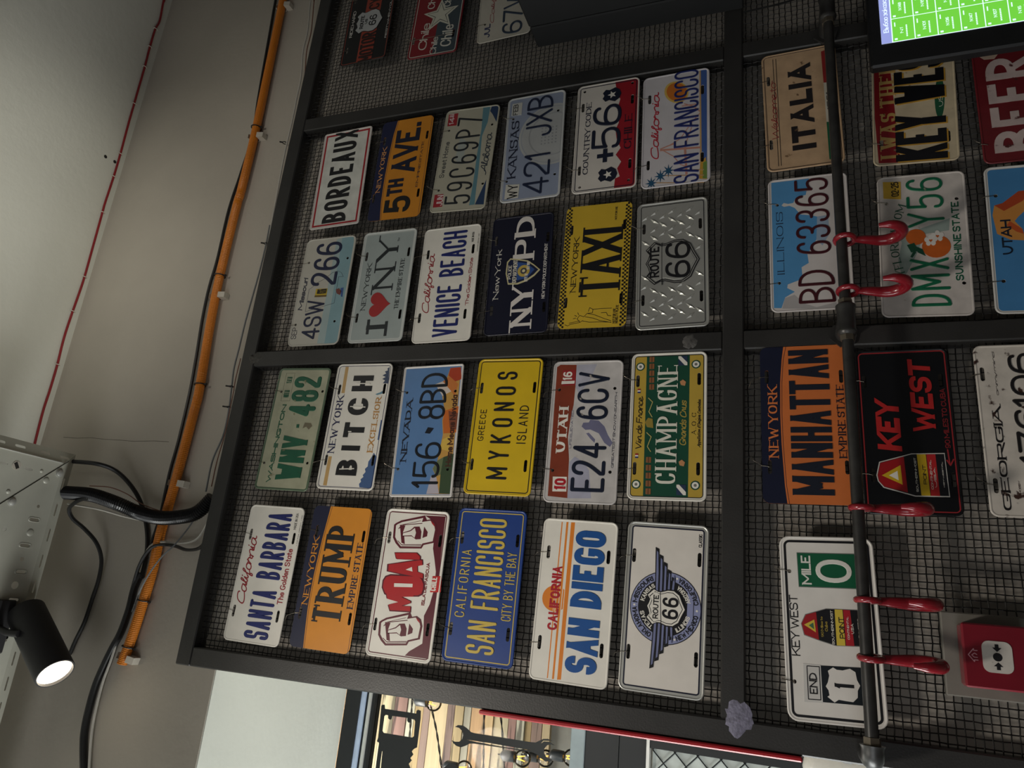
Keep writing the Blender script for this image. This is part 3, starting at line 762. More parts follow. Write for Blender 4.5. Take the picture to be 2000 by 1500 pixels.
# decals on the pane
DY = WFY + .0265
def decal(name, outer, holes, label, cat):
    f = lambda pts: [(onY(x, y, DY).x, onY(x, y, DY).z) for x, y in pts]
    V, T, I = cut_sheet(f(outer), [], [f(h) for h in holes])
    o = sheet_mesh(name, V, T, I, [mat('decal_black', (30, 33, 34), .55)], MATS['decal_black'], lambda x, y, d: (x, DY + d, y), .0012)
    tag(o, label, cat)
S = lambda pts: [(640 + x / 7.692, 1330 + y / 7.692) for x, y in pts]
decal('saw_decal', S([(805,380),(815,355),(855,358),(860,418),(1330,490),(1335,445),(1360,432),(1398,448),(1395,560),(1340,1000),(1295,1020),(1262,1058),(1285,1105),(1240,1160),(1262,1195),(1215,1245),(1240,1308),(1200,1360),(1225,1420),(1180,1480),(1200,1560),(1150,1700),(700,1640),(720,1300),(770,930),(738,905),(760,850)]),
      [S([(850,530),(870,510),(908,515),(908,560),(930,582),(955,575),(970,525),(1195,555),(1195,600),(1215,628),(1245,620),(1258,572),(1300,580),(1315,605),(1295,830),(1270,850),(840,780),(822,750)]), S([(815,1050),(822,1060),(800,1280),(785,1400),(772,1400),(790,1230)])], 'flat black saw silhouette with open handle stuck on the window pane', 'decal')
WR = lambda pts: [(860 + x / 6.667, 1370 + y / 6.667) for x, y in pts]
decal('wrench_decal', WR([(190,330),(230,308),(290,312),(340,345),(400,400),(440,412),(1180,530),(1240,535),(1290,510),(1340,488),(1400,488),(1460,515),(1420,512),(1340,510),(1300,555),(1350,522),(1420,528),(1490,572),(1440,560),(1390,570),(1350,620),(1350,680),(1385,730),(1460,765),(1420,785),(1370,782),(1310,745),(1260,690),(1190,660),(440,550),(380,550),(320,580),(265,598),(210,580),(170,545),(148,508),(190,525),(245,525),(285,490),(298,440),(285,385),(245,345)]),
      [WR([(325,495),(600,535),(1000,605),(1200,638),(1150,640),(800,590),(500,535)])], 'flat black open-end wrench silhouette stuck on the window pane', 'decal')
# a third decal, only its round end reaches into the picture
decal('tool_decal', [(862,1512),(866,1500),(876,1492),(888,1492),(895,1500),(897,1512),(890,1540),(870,1540)], [], 'rounded black decal tip below the saw and wrench silhouettes', 'decal')

# plank wall behind the glass
PKY = 1.56
pw = empty('wall_planks', (-.9, PKY, Z(0)), kind='structure')
cols = [(196, 160, 118), (206, 178, 132), (188, 174, 140), (196, 184, 150), (150, 118, 108), (200, 198, 176), (178, 156, 112), (150, 128, 116), (206, 188, 150), (132, 112, 104), (190, 170, 128), (172, 168, 150)]
edges = [640, 700, 735, 740, 765, 790, 805, 822, 836, 870, 885, 903, 917, 946, 962, 978, 992, 1008, 1024, 1037, 1058, 1074]
random.seed(21)
zs = [onY(x, 1420, PKY).z for x in edges]
for i in range(len(zs) - 1):
    c = cols[i % len(cols)]
    wm = mat('plank_wood_%d' % (i % 12), c, .7, var=.3, scale=5, dark=tuple(int(v * .55) for v in c), thr=.6 if i % 3 else .52)
    nz_ = [n_ for n_ in wm.node_tree.nodes if n_.type == 'TEX_NOISE']
    if 'mapped' not in wm:
        mp = wm.node_tree.nodes.new('ShaderNodeMapping'); mp.inputs['Scale'].default_value = (.35, 1, 5)
        tc = [n_ for n_ in wm.node_tree.nodes if n_.type == 'TEX_COORD'][0]
        wm.node_tree.links.new(tc.outputs['Object'], mp.inputs['Vector'])
        for n_ in nz_: wm.node_tree.links.new(mp.outputs[0], n_.inputs['Vector'])
        wm['mapped'] = 1
    b = MB(); dy = random.uniform(0, .008); b.box(-2.6, .15, PKY + dy, PKY + .03, zs[i + 1] + .0008, zs[i] - .0008, .001)
    o = b.build('plank', wm); o.parent = pw; o.matrix_parent_inverse = Matrix.Translation(-Vector(pw.location))
b = MB(); b.box(-2.6, .15, PKY + .03, PKY + .08, 0, Z(1.0)); struct('wall_far', b, mat('far_wall_grey', (150, 150, 142), .8))
b = MB(); b.box(-2.6, .15, WY + .6, PKY + .1, Z(1.0), Z(1.05)); struct('ceiling_far', b, M_CEIL)

# bulbs and twisted cords in the back room
M_SOCK = mat('bulb_socket', (62, 68, 72), .3); M_GLOBE = glass('bulb_glass', (.96, .97, .98)); M_FIL = emit('filament', (255, 190, 70), 3.0)
M_CORD = mat('twisted_cord', (40, 38, 36), .7, var=.5, scale=120)
def bulb(px, py, y, label):
    c = onY(px, py, y); root = empty('bulb', c, label, 'light bulb', 'filament bulbs behind the glass')
    b = MB(); b.lathe([(0, .03 * .3)] + [(.031 * (1 - math.cos(a)), .031 * math.sin(a)) for a in [math.pi * k / 10 for k in range(2, 10)]] + [(.0615, .004)], (0, 0, .028), (0, 0, -1), 18); b.build('globe', M_GLOBE, root, True)
    b = MB(); b.lathe([(0, .012), (.003, .019), (.045, .020), (.055, .013), (.06, .005)], (0, 0, .024), (0, 0, 1), 18); b.build('socket', M_SOCK, root, True)
    for s_ in (-1, 1):
        b = MB(); b.tube([(s_ * .004, 0, .018), (s_ * .009, 0, -.012), (s_ * .002, 0, .014)], .0014, 6); b.build('filament', M_FIL, root)
    b = MB(); b.tube([(0, 0, .08), (0, .0, .094)], .0025, 6); b.build('cord_stub', M_CORD, root)
bulb(846, 1373, 1.40, 'clear bulb in grey socket above the saw silhouette')
bulb(1019, 1481, 1.40, 'clear bulb in grey socket just below the wrench silhouette')
bulb(1064, 1481, 1.46, 'clear bulb half hidden behind the open jaw of the wrench silhouette')
bulb(1115, 1480, 1.44, 'clear bulb hidden by the grey transom rail, socket only')
bulb(905, 1502, 1.40, 'clear bulb cut by the bottom edge between saw and wrench silhouettes')
for pts, lab in (([(806,1355),(803,1400),(800,1440),(796,1510)], 'twisted black cord stretched behind the saw handle'), ([(842,1380),(852,1425),(858,1465),(864,1515)], 'twisted black cord running down right of the saw silhouette'), ([(947,1380),(945,1420),(944,1515)], 'twisted black cord crossing behind the wrench silhouette, nearer the saw'), ([(977,1390),(981,1430),(986,1515)], 'thin dark cord crossing behind the middle of the wrench silhouette')):
    b = MB(); base = catmull([onY(x, y, 1.42) for x, y in pts], .012)
    for ph in (0, math.pi):
        b.tube([q + Vector((0, .0025 * math.cos(i * .9 + ph), .0025 * math.sin(i * .9 + ph))) for i, q in enumerate(base)], .0022, 5)
    tag(b.build('twisted_cord', M_CORD), lab, 'cord')

# ------------------------------------------------------------------ orange conduit and cables on the upper wall
CYY = WY - .0165
def P3(lst, y): return [onY(x, yy, y) for x, yy in lst]
ctr = catmull(P3([(640,-480),(572,-90),(553,0),(528,120),(500,253),(471,373),(463,400),(429,541),(411,632),(395,728),(387,773),(380,800),(343,940),(314,1040),(299,1110),(280,1175),(256,1249),(238,1297)], CYY), .0021)
rs = [.0120 + .00032 * (1 if i % 2 else -1) for i in range(len(ctr))]
b = MB(); b.tube(ctr, rs, 14)
o = b.build('conduit', mat('orange_conduit', (214, 124, 30), .33, var=.1, scale=20), None, False)
tag(o, 'orange corrugated conduit sagging along the wall above the black frame', 'conduit')
M_CLIP = mat('clip_plastic', (206, 198, 184), .5)
def near(px, py, L=ctr):
    q = onY(px, py, CYY); i = min(range(8, len(L) - 8), key=lambda k: (L[k] - q).length); return i
for px, py, lab in ((562,10,'white plastic conduit clip at the top edge of the photo'), (503,266,'white plastic conduit clip just above the BORDEAUX plate'), (427,577,'white plastic conduit clip above the grey and teal plate'), (350,945,'white plastic conduit clip right of the thick black hose'), (243,1288,'white plastic clip at the open lower end of the conduit')):
    i = near(px, py); q = ctr[i]; t = (ctr[i + 6] - ctr[i - 6]).normalized()
    b = MB()
    arc = [q + Vector((0, math.cos(a), 0)) * .0155 + t.cross(Vector((0, 1, 0))) * math.sin(a) * -.0155 for a in [math.radians(-115 + 230 * k / 14) for k in range(15)]]
    V = []; F = []
    for k, p_ in enumerate(arc):
        d = (p_ - q).normalized()
        for s_ in (-1, 1):
            for rr in (0, .003): V.append(p_ + t * s_ * .007 + d * rr)
    for k in range(14):
        a0 = k * 4; F += [(a0, a0 + 1, a0 + 5, a0 + 4), (a0 + 3, a0 + 2, a0 + 6, a0 + 7), (a0 + 1, a0 + 3, a0 + 7, a0 + 5), (a0 + 2, a0, a0 + 4, a0 + 6)]
    b.add(V, F)
    dn = Vector((0, 0, -1)); dn = (dn - t * dn.dot(t)).normalized(); f1 = q + dn * .0155
    V = [f1 + t * s_ * .008 + Vector((0, yy, 0)) + dn * zz_ for zz_ in (-.001, .018) for s_ in (-1, 1) for yy in (-.009 if zz_ < 0 else -.004, WY - q.y - .0005)]
    b.add(V, [(0, 1, 3, 2), (4, 6, 7, 5), (0, 4, 5, 1), (2, 3, 7, 6), (0, 2, 6, 4), (1, 5, 7, 3)])
    tag(b.build('conduit_clip', M_CLIP), lab, 'clip', 'clips holding the orange conduit')
for px, py, lab in ((497,251,'black cable tie on the conduit by the clip above the BORDEAUX plate'), (419,540,'black cable tie on the conduit above the clip over the teal plate'), (385,752,'black cable tie on the conduit left of the WASHINGTON plate'), (279,1172,'black cable tie near the lower end of the conduit, level with the spotlight'), (250,1262,'black cable tie closest to the open end of the conduit')):
    i = near(px, py); q = ctr[i]; t = (ctr[i + 6] - ctr[i - 6]).normalized(); u = t.cross(Vector((0, 1, 0))).normalized()
    b = MB(); b.tube([q + (Vector((0, 1, 0)) * math.cos(a) + u * math.sin(a)) * .0148 for a in [2 * math.pi * k / 18 for k in range(18)]], .0017, 5, closed=True)
    b.tube([q + u * .0148, q + u * .021], .0034, 6)
    tag(b.build('cable_tie', M_CABLE), lab, 'cable tie', 'cable ties on the conduit')
def cable(name, pts, rad, m_, label, cat='cable', sides=8, ridge=0, step=.008):
    """pts: (px, py, y)"""
    L = catmull([onY(x, yy, y) for x, yy, y in pts], .0025 if ridge else step)
    r = [rad * (1 + (ridge if (i // 1) % 2 else -ridge)) for i in range(len(L))] if ridge else rad
    b = MB(); b.tube(L, r, 14 if ridge else sides); o = b.build(name, m_, None, not ridge); tag(o, label, cat); return o
w1 = WY - .008
cable('cable', [(600,-420,w1),(553,-90,w1),(533,30,w1),(505,190,w1),(494,262,w1),(470,340,w1),(447,410,w1),(425,505,w1),(409,560,w1),(396,620,w1),(383,700,w1),(370,770,w1),(349,860,w1),(331,925,w1),(315,1000,w1),(303,1040,w1),(289,1080,w1)], .0042, M_CABLE, 'black cable running along the upper side of the orange conduit')
M_HOSE = mat('black_hose', (24, 24, 25), .35, var=.2)
cable('corrugated_hose', [(128,962,-.05),(180,967,-.045),(230,984,-.03),(270,1001,-.005),(310,1011,.0),(350,1010,.004),(385,1001,.008),(416,972,.012)], .0165, M_HOSE, 'thick black corrugated hose from the metal tray to the frame', 'hose', ridge=.07)
cable('cable', [(140,901,-.05),(190,906,-.03),(225,919,0),(252,944,.02),(272,975,.034),(283,1010,.042),(288,1050,w1),(285,1090,w1),(276,1130,w1)], .0055, M_CABLE, 'thick black cable arching from the tray corner to the wall')
cable('cable', [(185,972,-.05),(165,974,-.055),(148,981,-.05),(135,994,-.035),(142,1013,-.02),(165,1033,0),(188,1060,.015),(198,1092,.03),(193,1130,.038),(180,1170,w1),(165,1215,w1),(148,1250,w1),(136,1278,w1)], .005, M_CABLE, 'black cable looping down from the hose behind the spotlight')
M_WW = mat('white_wire', (196, 192, 182), .45); M_GW = mat('grey_wire', (120, 122, 122), .45); M_BW = mat('copper_brown_wire', (126, 84, 66), .5)
cable('wire', [(132,984,-.04),(190,994,-.035),(240,1008,-.01),(278,1016,.01),(330,1020,.03)], .0022, M_WW, 'thin white wire under the thick corrugated hose', 'wire', 6)
cable('wire', [(175,949,-.05),(215,952,-.04),(250,966,-.02),(278,985,0),(330,1004,.01)], .0014, M_BW, 'thin copper-brown wire over the thick corrugated hose', 'wire', 5)
cable('wire', [(412,1010,.0),(385,1052,.02),(350,1061,.028),(320,1058,.03),(297,1064,.03),(282,1085,.03),(268,1118,.034),(256,1158,w1),(240,1215,w1),(218,1285,w1),(200,1335,w1),(184,1400,w1),(177,1450,w1),(172,1530,w1)], .0030, M_WW, 'white cable crossing the conduit below the hose and running to the bottom edge', 'wire', 6)
cable('wire', [(405,1050,.0),(390,1070,.018),(365,1074,.024),(340,1066,.028),(310,1064,.02),(290,1075,.015),(272,1105,.025),(258,1150,w1)], .0042, M_CABLE, 'black cable arc bundled with the white cable across the conduit', 'wire', 6)
cable('wire', [(395,985,.02),(372,1025,.028),(340,1065,.012),(318,1085,.005),(295,1115,.005),(275,1150,.012),(258,1195,w1)], .0020, M_GW, 'thin grey wire slanting over the conduit', 'wire', 5)
cable('cable_bundle', [(276,1120,w1),(262,1150,w1),(252,1190,w1),(236,1235,w1),(220,1265,w1),(203,1300,w1),(188,1335,w1),(176,1375,w1),(166,1420,w1),(163,1460,w1),(165,1540,w1)], .0085, M_CABLE, 'thick black cable bundle curving from the conduit to the bottom edge', 'cable')
for k, (off, m_, r_, lab) in enumerate(((0, M_WW, .0026, 'white cable lying along the top of the black frame'), (7, M_BW, .0016, 'copper-brown wire along the top of the black frame'))):
    cable('wire', [(710+off,-420,.02),(617+off,-40,.02),(607+off,0,.02),(601+off,60,.02),(592+off,100,.02),(588+off,150,.025),(580+off,190,.03),(570+off,240,.03),(556+off,300,.03),(541+off*.5,380,.03),(530+off*.5,440,.03),(520+off*.4,500,.03)], r_, m_, lab, 'wire', 6)
cable('wire', [(527,440,.03),(519,480,.03),(507,530,.03),(493,580,.03),(479,630,.03),(467,680,.03),(457,720,.03),(452,760,.03),(447,800,.03),(436,850,.03),(415,900,.03),(402,960,.015)], .0024, M_GW, 'grey cable along the frame top beside the WASHINGTON plate', 'wire', 6)
cable('wire', [(470,700,.03),(460,740,.03),(455,770,.03),(449,800,.03),(440,845,.03),(424,900,.03),(413,950,.015)], .0015, M_BW, 'copper-brown wire along the frame top beside the grey cable', 'wire', 5)
for px, py, y, lab in ((556,279,.03,'small black cable tie by the frame corner next to BORDEAUX'), (520,476,.03,'small black cable tie by the frame above the teal plate'), (452,755,.03,'small black cable tie on the wires left of WASHINGTON, upper one'), (446,795,.03,'small black cable tie on the wires left of WASHINGTON, lower one'), (335,1066,.0245,'small black cable tie on the crossing cables below the hose')):
    c = onY(px, py, y); b = MB(); b.tube([c + Vector((0, .006 * math.cos(a), .006 * math.sin(a))) for a in [2 * math.pi * k / 12 for k in range(12)]], .0015, 5, closed=True); b.tube([c + Vector((0, -.004, .005)), c + Vector((0, -.008, .012))], .0022, 5)
    tag(b.build('cable_tie', M_CABLE), lab, 'cable tie', 'cable ties on the thin wires')
cable('wire', [(1452,24,FY0-.004),(1490,15,-.012),(1520,8,-.012),(1570,-8,-.012),(1640,-40,-.01)], .0022, M_CABLE, 'thin black wire leaving the black box across the mesh', 'wire', 5)

# red alarm wire with clips on the ceiling
red = [(430,-420),(332,-40),(320,0),(312,40),(303,58),(292,95),(283,130),(270,175),(262,203),(250,245),(235,301),(222,345),(205,397),(200,415),(182,480),(165,541),(152,580),(141,611),(125,660),(112,712),(98,760),(85,800),(72,850),(60,900)]
L = catmull([onZ(x, y, CEIL - .0035) for x, y in red], .006)
b = MB(); b.tube(L, .0034, 8); wr = b.build('alarm_wire', mat('red_wire', (138, 30, 36), .4), None, True)
tag(wr, 'thin dark red wire clipped along the ceiling edge', 'wire')
for x, y in ((304,57),(293,92),(283,131),(262,203),(235,301),(222,345),(201,415),(165,541),(142,608),(112,712)):
    c = onZ(x, y, CEIL - .0035); b = MB(); b.tube([c + Vector((0, .007 * math.cos(a), .0045 * math.sin(a))) for a in [2 * math.pi * k / 12 for k in range(12)]], .0013, 5, closed=True); b.build('wire_clip', M_CLIP, wr)

# ------------------------------------------------------------------ perforated cable tray
TZ = .62
T2 = lambda x, y: (onZ(x, y, TZ).x, onZ(x, y, TZ).y)
XE, XB = T2(155, 888)[0], T2(125, 905)[0]
YE = sum(T2(*q)[1] for q in ((155,888),(120,1003),(75,1180))) / 3; YB = YE - .034
X0, Y0 = -1.3, -.46
tray = empty('cable_tray', (XE - .3, YE - .2, Z(TZ)), 'galvanised perforated metal cable tray under the ceiling', 'cable tray')
def tchild(o): o.parent = tray; o.matrix_parent_inverse = Matrix.Translation(-Vector(tray.location)); return o
def slot2(px, py, L, w, alongX): x, y = T2(px, py); return pill(x, y, L, w, 5, vertical=not alongX)
holes = []
for px, py in ((67,1015),(49,1065),(41,1117),(27,1171),(6,904),(55,916)): holes.append(slot2(px, py, .024, .0065, False))
for px, py, r in ((43,1092,.0052),(29,1143,.009),(75,989,.004),(9,1033,.005)): x, y = T2(px, py); holes.append(circle(x, y, r, n=14))
k = T2(75, 1180)[0]
for i in range(1, 14):
    xx = k - .03 - i * .055; holes.append(pill(xx, YB - .03, .024, .0065, 5, True)); holes.append(circle(xx - .027, YB - .03, .0055 if i % 2 else .009, n=12))
V, T, I = cut_sheet([(X0, Y0), (XB, Y0), (XB, YB), (X0, YB)], [], holes)
tchild(sheet_mesh('tray_bottom', V, T, I, [M_GALV], M_GALV, lambda x, y, d: (x, y, Z(TZ) + d), .0012))
fl = []
for px, py in ((128,947),(112,996),(97,1045),(81,1096),(67,1145)): x, y = T2(px, py); fl.append(pill(x, YB + .017, .032, .0055, 5))
x0_ = T2(67, 1145)[0]
for i in range(1, 16): fl.append(pill(x0_ - i * .056, YB + .017, .032, .0055, 5))
V, T, I = cut_sheet([(X0, YB), (XB, YB), (XE, YE), (X0, YE)], [], fl)
tchild(sheet_mesh('tray_flange', V, T, I, [M_GALV], M_GALV, lambda x, y, d: (x, y, Z(TZ) + (y - YB) * .35 + d), .0012))
fl = []
for px, py in ((5,861),(45,871),(94,883),(131,892)): x, y = T2(px, py); fl.append(pill((XB + XE) / 2, y, .028, .0062, 5, True))
y0_ = T2(5, 861)[1]
for i in range(1, 4): fl.append(pill((XB + XE) / 2, y0_ - i * .05, .028, .0062, 5, True))
V, T, I = cut_sheet([(XB, YB), (XB, Y0), (XE, Y0), (XE, YE)], [], fl)
tchild(sheet_mesh('tray_flange', V, T, I, [M_GALV], M_GALV, lambda x, y, d: (x, y, Z(TZ) + (x - XB) * .5 + d), .0012))
# bright folded edge, overlapping corner sheet, dimples and screws
b = MB(); b.tube([(XB, YB - .006, Z(TZ) - .001), (XB, Y0, Z(TZ) - .001)], .0016, 6); tchild(b.build('folded_edge', M_ALU))
A = [T2(134, 901), T2(0, 984)]; dx_ = (A[1][0] - A[0][0]); 
b = MB(); e0 = Vector((A[0][0], A[0][1], Z(TZ) - .0008)); e1 = Vector((A[1][0], A[1][1], Z(TZ) - .0008)); e1 = e0 + (e1 - e0) * 1.8
b.tube([e0, e1], .0011, 4); tchild(b.build('sheet_seam', mat('seam_dark', (70, 68, 62), .6, metal=.5)))
for px, py, r in ((59,1040,.0095),(90,938,.0085),(16,960,.0055),(81,920,.0045)):
    x, y = T2(px, py); b = MB(); b.lathe([(0, r), (.0008, r * .95), (.0022, r * .5), (.0025, .0005)], (x, y, Z(TZ)), (0, 0, -1), 18); tchild(b.build('dimple', M_GALV, None, True))
for px, py in ((116,924),(23,980)):
    x, y = T2(px, py); b = MB(); b.lathe([(0, .0105), (.0015, .0105), (.002, .0085), (.005, .0075), (.0065, .004), (.0068, .0005)], (x, y, Z(TZ)), (0, 0, -1), 18); tchild(b.build('screw', M_ALU, None, True))
x, y = T2(32, 909); b = MB(); b.lathe([(0, .0105), (.001, .0105)], (x, y, Z(TZ)), (0, 0, -1), 18); kd = tchild(b.build('punch_disc', mat('punch_light', (176, 168, 156), .5)))
b = MB(); b.add([(x - .009, y + .001, Z(TZ) - .0012), (x - .004, y + .008, Z(TZ) - .0012), (x + .009, y - .001, Z(TZ) - .0012), (x + .004, y - .008, Z(TZ) - .0012)], [(0, 1, 2, 3)]); tchild(b.build('punch_slit', mat('hole_dark', (30, 27, 24), .9)))
for px, py in ((67,1015),(49,1065),(41,1117),(27,1171)):
    x, y = T2(px, py); o_ = pill(x, y, .033, .0125, 6, True); i_ = pill(x, y, .026, .0075, 6, True); n = len(o_)
    V = [(p_[0], p_[1], Z(TZ) - .0002) for p_ in o_] + [((p_[0] + q_[0]) / 2, (p_[1] + q_[1]) / 2, Z(TZ) - .0016) for p_, q_ in zip(o_, i_)] + [(p_[0], p_[1], Z(TZ) - .0006) for p_ in i_]
    tchild(mesh('raised_lip', V, [(r * n + k_, r * n + (k_ + 1) % n, (r + 1) * n + (k_ + 1) % n, (r + 1) * n + k_) for r in (0, 1) for k_ in range(n)], M_GALV, None, True))
for yy in (YB - .02, Y0 + .02):
    for xx in (-.2, -1.1):
        b = MB(); b.tube([(xx, yy, Z(TZ)), (xx, yy, Z(CEIL) - .001)], .004, 8); tchild(b.build('hanger_rod', M_GALV))

# ------------------------------------------------------------------ spotlight in view
fc = onZ(108, 1316, .44)
dep = (fc - CC).dot(CR[2])
rear = CC + ray(50, 1194) * (dep + .105)
ax = (fc - rear).normalized()
LR, LL = .041, (fc - rear).length
spot = empty('spotlight', fc - ax * LL * .6, 'black cylindrical spotlight with glowing white face below the cable tray', 'spotlight')
def schild(o): o.parent = spot; o.matrix_parent_inverse = Matrix.Translation(-Vector(spot.location)); return o
M_SPOT = mat('spot_black', (40, 39, 40), .5, var=.1)
b = MB(); b.lathe([(0, .001), (0, LR - .004), (.004, LR), (LL - .003, LR), (LL, LR - .001), (LL, LR - .004), (LL - .008, LR - .005)], rear, ax, 36, caps=False); schild(b.build('lamp_body', M_SPOT, None, True))
b = MB(); b.lathe([(0, LR - .005), (.001, LR - .005)], fc - ax * .008, ax, 36); schild(b.build('lamp_face', emit('lamp_glow', (255, 240, 214), 7)))
pv = fc - ax * LL * .62 + Vector((.01, -.02, .045))
b = MB(); b.tube([fc - ax * LL * .62 + Vector((0, -LR - .004, 0)), fc - ax * LL * .62 + Vector((0, -LR - .010, .03)), pv + Vector((0, -.02, .05)), (pv.x, pv.y - .02, Z(TZ) - .012)], .008, 10); schild(b.build('yoke', M_SPOT, None, True))
b = MB(); b.box(pv.x - .06, pv.x + .06, pv.y - .04, pv.y, Z(TZ) - .014, Z(TZ) - .0005, .003); schild(b.build('track_adapter', M_SPOT))
ld = bpy.data.lights.new('spotlight_beam', 'SPOT'); ld.energy = 2.5; ld.color = (1.0, .9, .75); ld.spot_size = 0.75; ld.spot_blend = .8; ld.shadow_soft_size = .034
lo = bpy.data.objects.new('spotlight_beam', ld); link(lo); lo.location = fc + ax * .006; lo.rotation_euler = ax.to_track_quat('-Z', 'Y').to_euler(); schild(lo)

# ------------------------------------------------------------------ plates
CROP = {'A': (400, 950, 4.0), 'B': (800, 970, 3.2258), 'C': (480, 650, 4.2857), 'D': (880, 660, 3.7037), 'E': (530, 380, 4.6881),
        'F': (920, 360, 4.0), 'G': (570, 180, 4.8780), 'H': (960, 110, 4.3478), 'I': (580, 0, 4.1667), 'J': (1420, 60, 3.4483),
        'K': (1440, 300, 3.5714), 'L': (1440, 620, 3.409), 'M': (1400, 1000, 3.0)}
PW, PH = 304.8, 152.4
def solve8(A, b):
    n = len(b); M_ = [list(r) + [v] for r, v in zip(A, b)]
    for i in range(n):
        p = max(range(i, n), key=lambda k: abs(M_[k][i])); M_[i], M_[p] = M_[p], M_[i]
        for k in range(n):
            if k != i:
                f = M_[k][i] / M_[i][i]
                for j in range(i, n + 1): M_[k][j] -= f * M_[i][j]
    return [M_[i][n] / M_[i][i] for i in range(n)]
def to3(x, y, d): return (x / 1000, d / 1000, y / 1000)
PLATES = {}
class Plate:
    def __init__(s, name, crop, corners, base, label, slots='std', holes=(), radius=13, rim=True, metal=False, rough=.36, worn=None, thr=.62, backing=None):
        s.c = CROP[crop]; s.regions = []; s.rcols = []; s.late = []
        px = [None if p is None else s.px(p) for p in corners]
        wp = [None if p is None else onY(p[0], p[1], 0.0) for p in px]
        W, H = PW / 1000, PH / 1000
        if all(w is not None for w in wp):
            ctr = (wp[0] + wp[1] + wp[2] + wp[3]) / 4
            d = (wp[1] - wp[0]) + (wp[2] - wp[3]); a = math.atan2(d.z, d.x)
            d2 = (wp[0] - wp[3]) + (wp[1] - wp[2]); a2 = math.atan2(d2.z, d2.x) - math.pi / 2
            a = .6 * a + .4 * a2
            A = []; b = []
            for (X, Y), (x, y) in zip(((-PW/2, PH/2), (PW/2, PH/2), (PW/2, -PH/2), (-PW/2, -PH/2)), px):
                x -= 1000; y -= 750
                A.append([x, y, 1, 0, 0, 0, -x * X, -y * X]); b.append(X)
                A.append([0, 0, 0, x, y, 1, -x * Y, -y * Y]); b.append(Y)
            s.h = solve8(A, b)
        else:
            s.h = None
            if wp[0] is not None and wp[1] is not None:
                d = wp[1] - wp[0]; a = math.atan2(d.z, d.x)
                ctr = (wp[0] + wp[1]) / 2 - Vector((-math.sin(a), 0, math.cos(a))) * H / 2
            elif wp[0] is not None and wp[3] is not None:
                d = wp[0] - wp[3]; a = math.atan2(d.z, d.x) - math.pi / 2
                ctr = (wp[0] + wp[3]) / 2 + Vector((math.cos(a), 0, math.sin(a))) * W / 2
            else:
                d = wp[1] - wp[2]; a = math.atan2(d.z, d.x) - math.pi / 2
                ctr = (wp[1] + wp[2]) / 2 - Vector((math.cos(a), 0, math.sin(a))) * W / 2
        s.ctr = ctr; s.a = a; s.name = name; s.label = label; s.radius = radius
        s.base = base; s.metal = metal; s.rough = rough; s.worn = worn; s.thr = thr; s.rim = rim
        s.holes = []; s.tiept = []
        if slots == 'std':
            slots = [(-88.9, 60.5), (88.9, 60.5), (-88.9, -60.5), (88.9, -60.5)]
        elif slots:
            slots = [s.mm(p) for p in slots]
        for p in (slots or []):
            s.holes.append(pill(p[0], p[1], 26, 7)); s.tiept.append(p)
        for p in holes:
            q = s.mm(p); s.holes.append(circle(q[0], q[1], 3.4, n=12)); s.tiept.append(q)
        s.tiept = sorted(s.tiept, key=lambda q: -q[1])[:2]
        PLATES[label] = s
    def px(s, p): return (s.c[0] + p[0] / s.c[2], s.c[1] + p[1] / s.c[2])
    def mm(s, p):
        x, y = s.px(p)
        if s.h:
            h = s.h; x -= 1000; y -= 750; w = h[6] * x + h[7] * y + 1
            return ((h[0] * x + h[1] * y + h[2]) / w, (h[3] * x + h[4] * y + h[5]) / w)
        q = onY(x, y, 0.0) - s.ctr; c, sn = math.cos(s.a), math.sin(s.a)
        return ((q.x * c + q.z * sn) * 1000, (-q.x * sn + q.z * c) * 1000)
    def mat_of(s, c):
        if c == 'alu': return M_ALU
        return paint(c, s.rough, s.worn, s.thr)
    def fill(s, c, pts):                       # printed region given in crop pixels
        s.regions.append([s.mm(p) for p in pts]); s.rcols.append(c); return s
    def fillmm(s, c, pts): s.regions.append(list(pts)); s.rcols.append(c); return s
    def inset(s, c, i): return s.fillmm(c, rrect(PW - 2 * i, PH - 2 * i, max(2, s.radius - i)))
    def ring(s, c, i0, i1, raised=.25): s.late.append(('border', ring_pieces(PW, PH, s.radius, i0, i1), raised, c)); return s
    def text(s, t, p1, p2, c, style='round', ratio=.16, emboss=1.0, slant=0.0, gap=None, name='lettering'):
        a = s.mm(p1); b = s.mm(p2); ratio *= {'round': .82, 'sans': .88, 'serif': .95, 'script': 1.3}[style]
        pcs = text_pieces(t, b[0] - a[0], b[1] - a[1], style, ratio, slant, gap)
        pcs = [([(q[0] + a[0], q[1] + a[1]) for q in B], [(q[0] + a[0], q[1] + a[1]) for q in T]) for B, T in pcs]
        s.late.append((name, pcs, emboss, c)); return s
    def line(s, c, w, pts, closed=False, raised=.2, name='printed_line'):
        s.late.append((name, stroke_pieces([s.mm(p) for p in pts], w, closed), raised, c)); return s
    def shape(s, c, pts, raised=.3, name='emblem', mm=False):
        q = list(pts) if mm else [s.mm(p) for p in pts]
        V = [Vector((x, y, 0)) for x, y in ccw(q)]
        tris = geometry.tessellate_polygon([V])
        s.late.append((name, [([V[i].xy for i in t],) * 2 for t in tris], raised, c)); return s
    def pieces(s, c, pcs, raised=.3, name='emblem'): s.late.append((name, pcs, raised, c)); return s
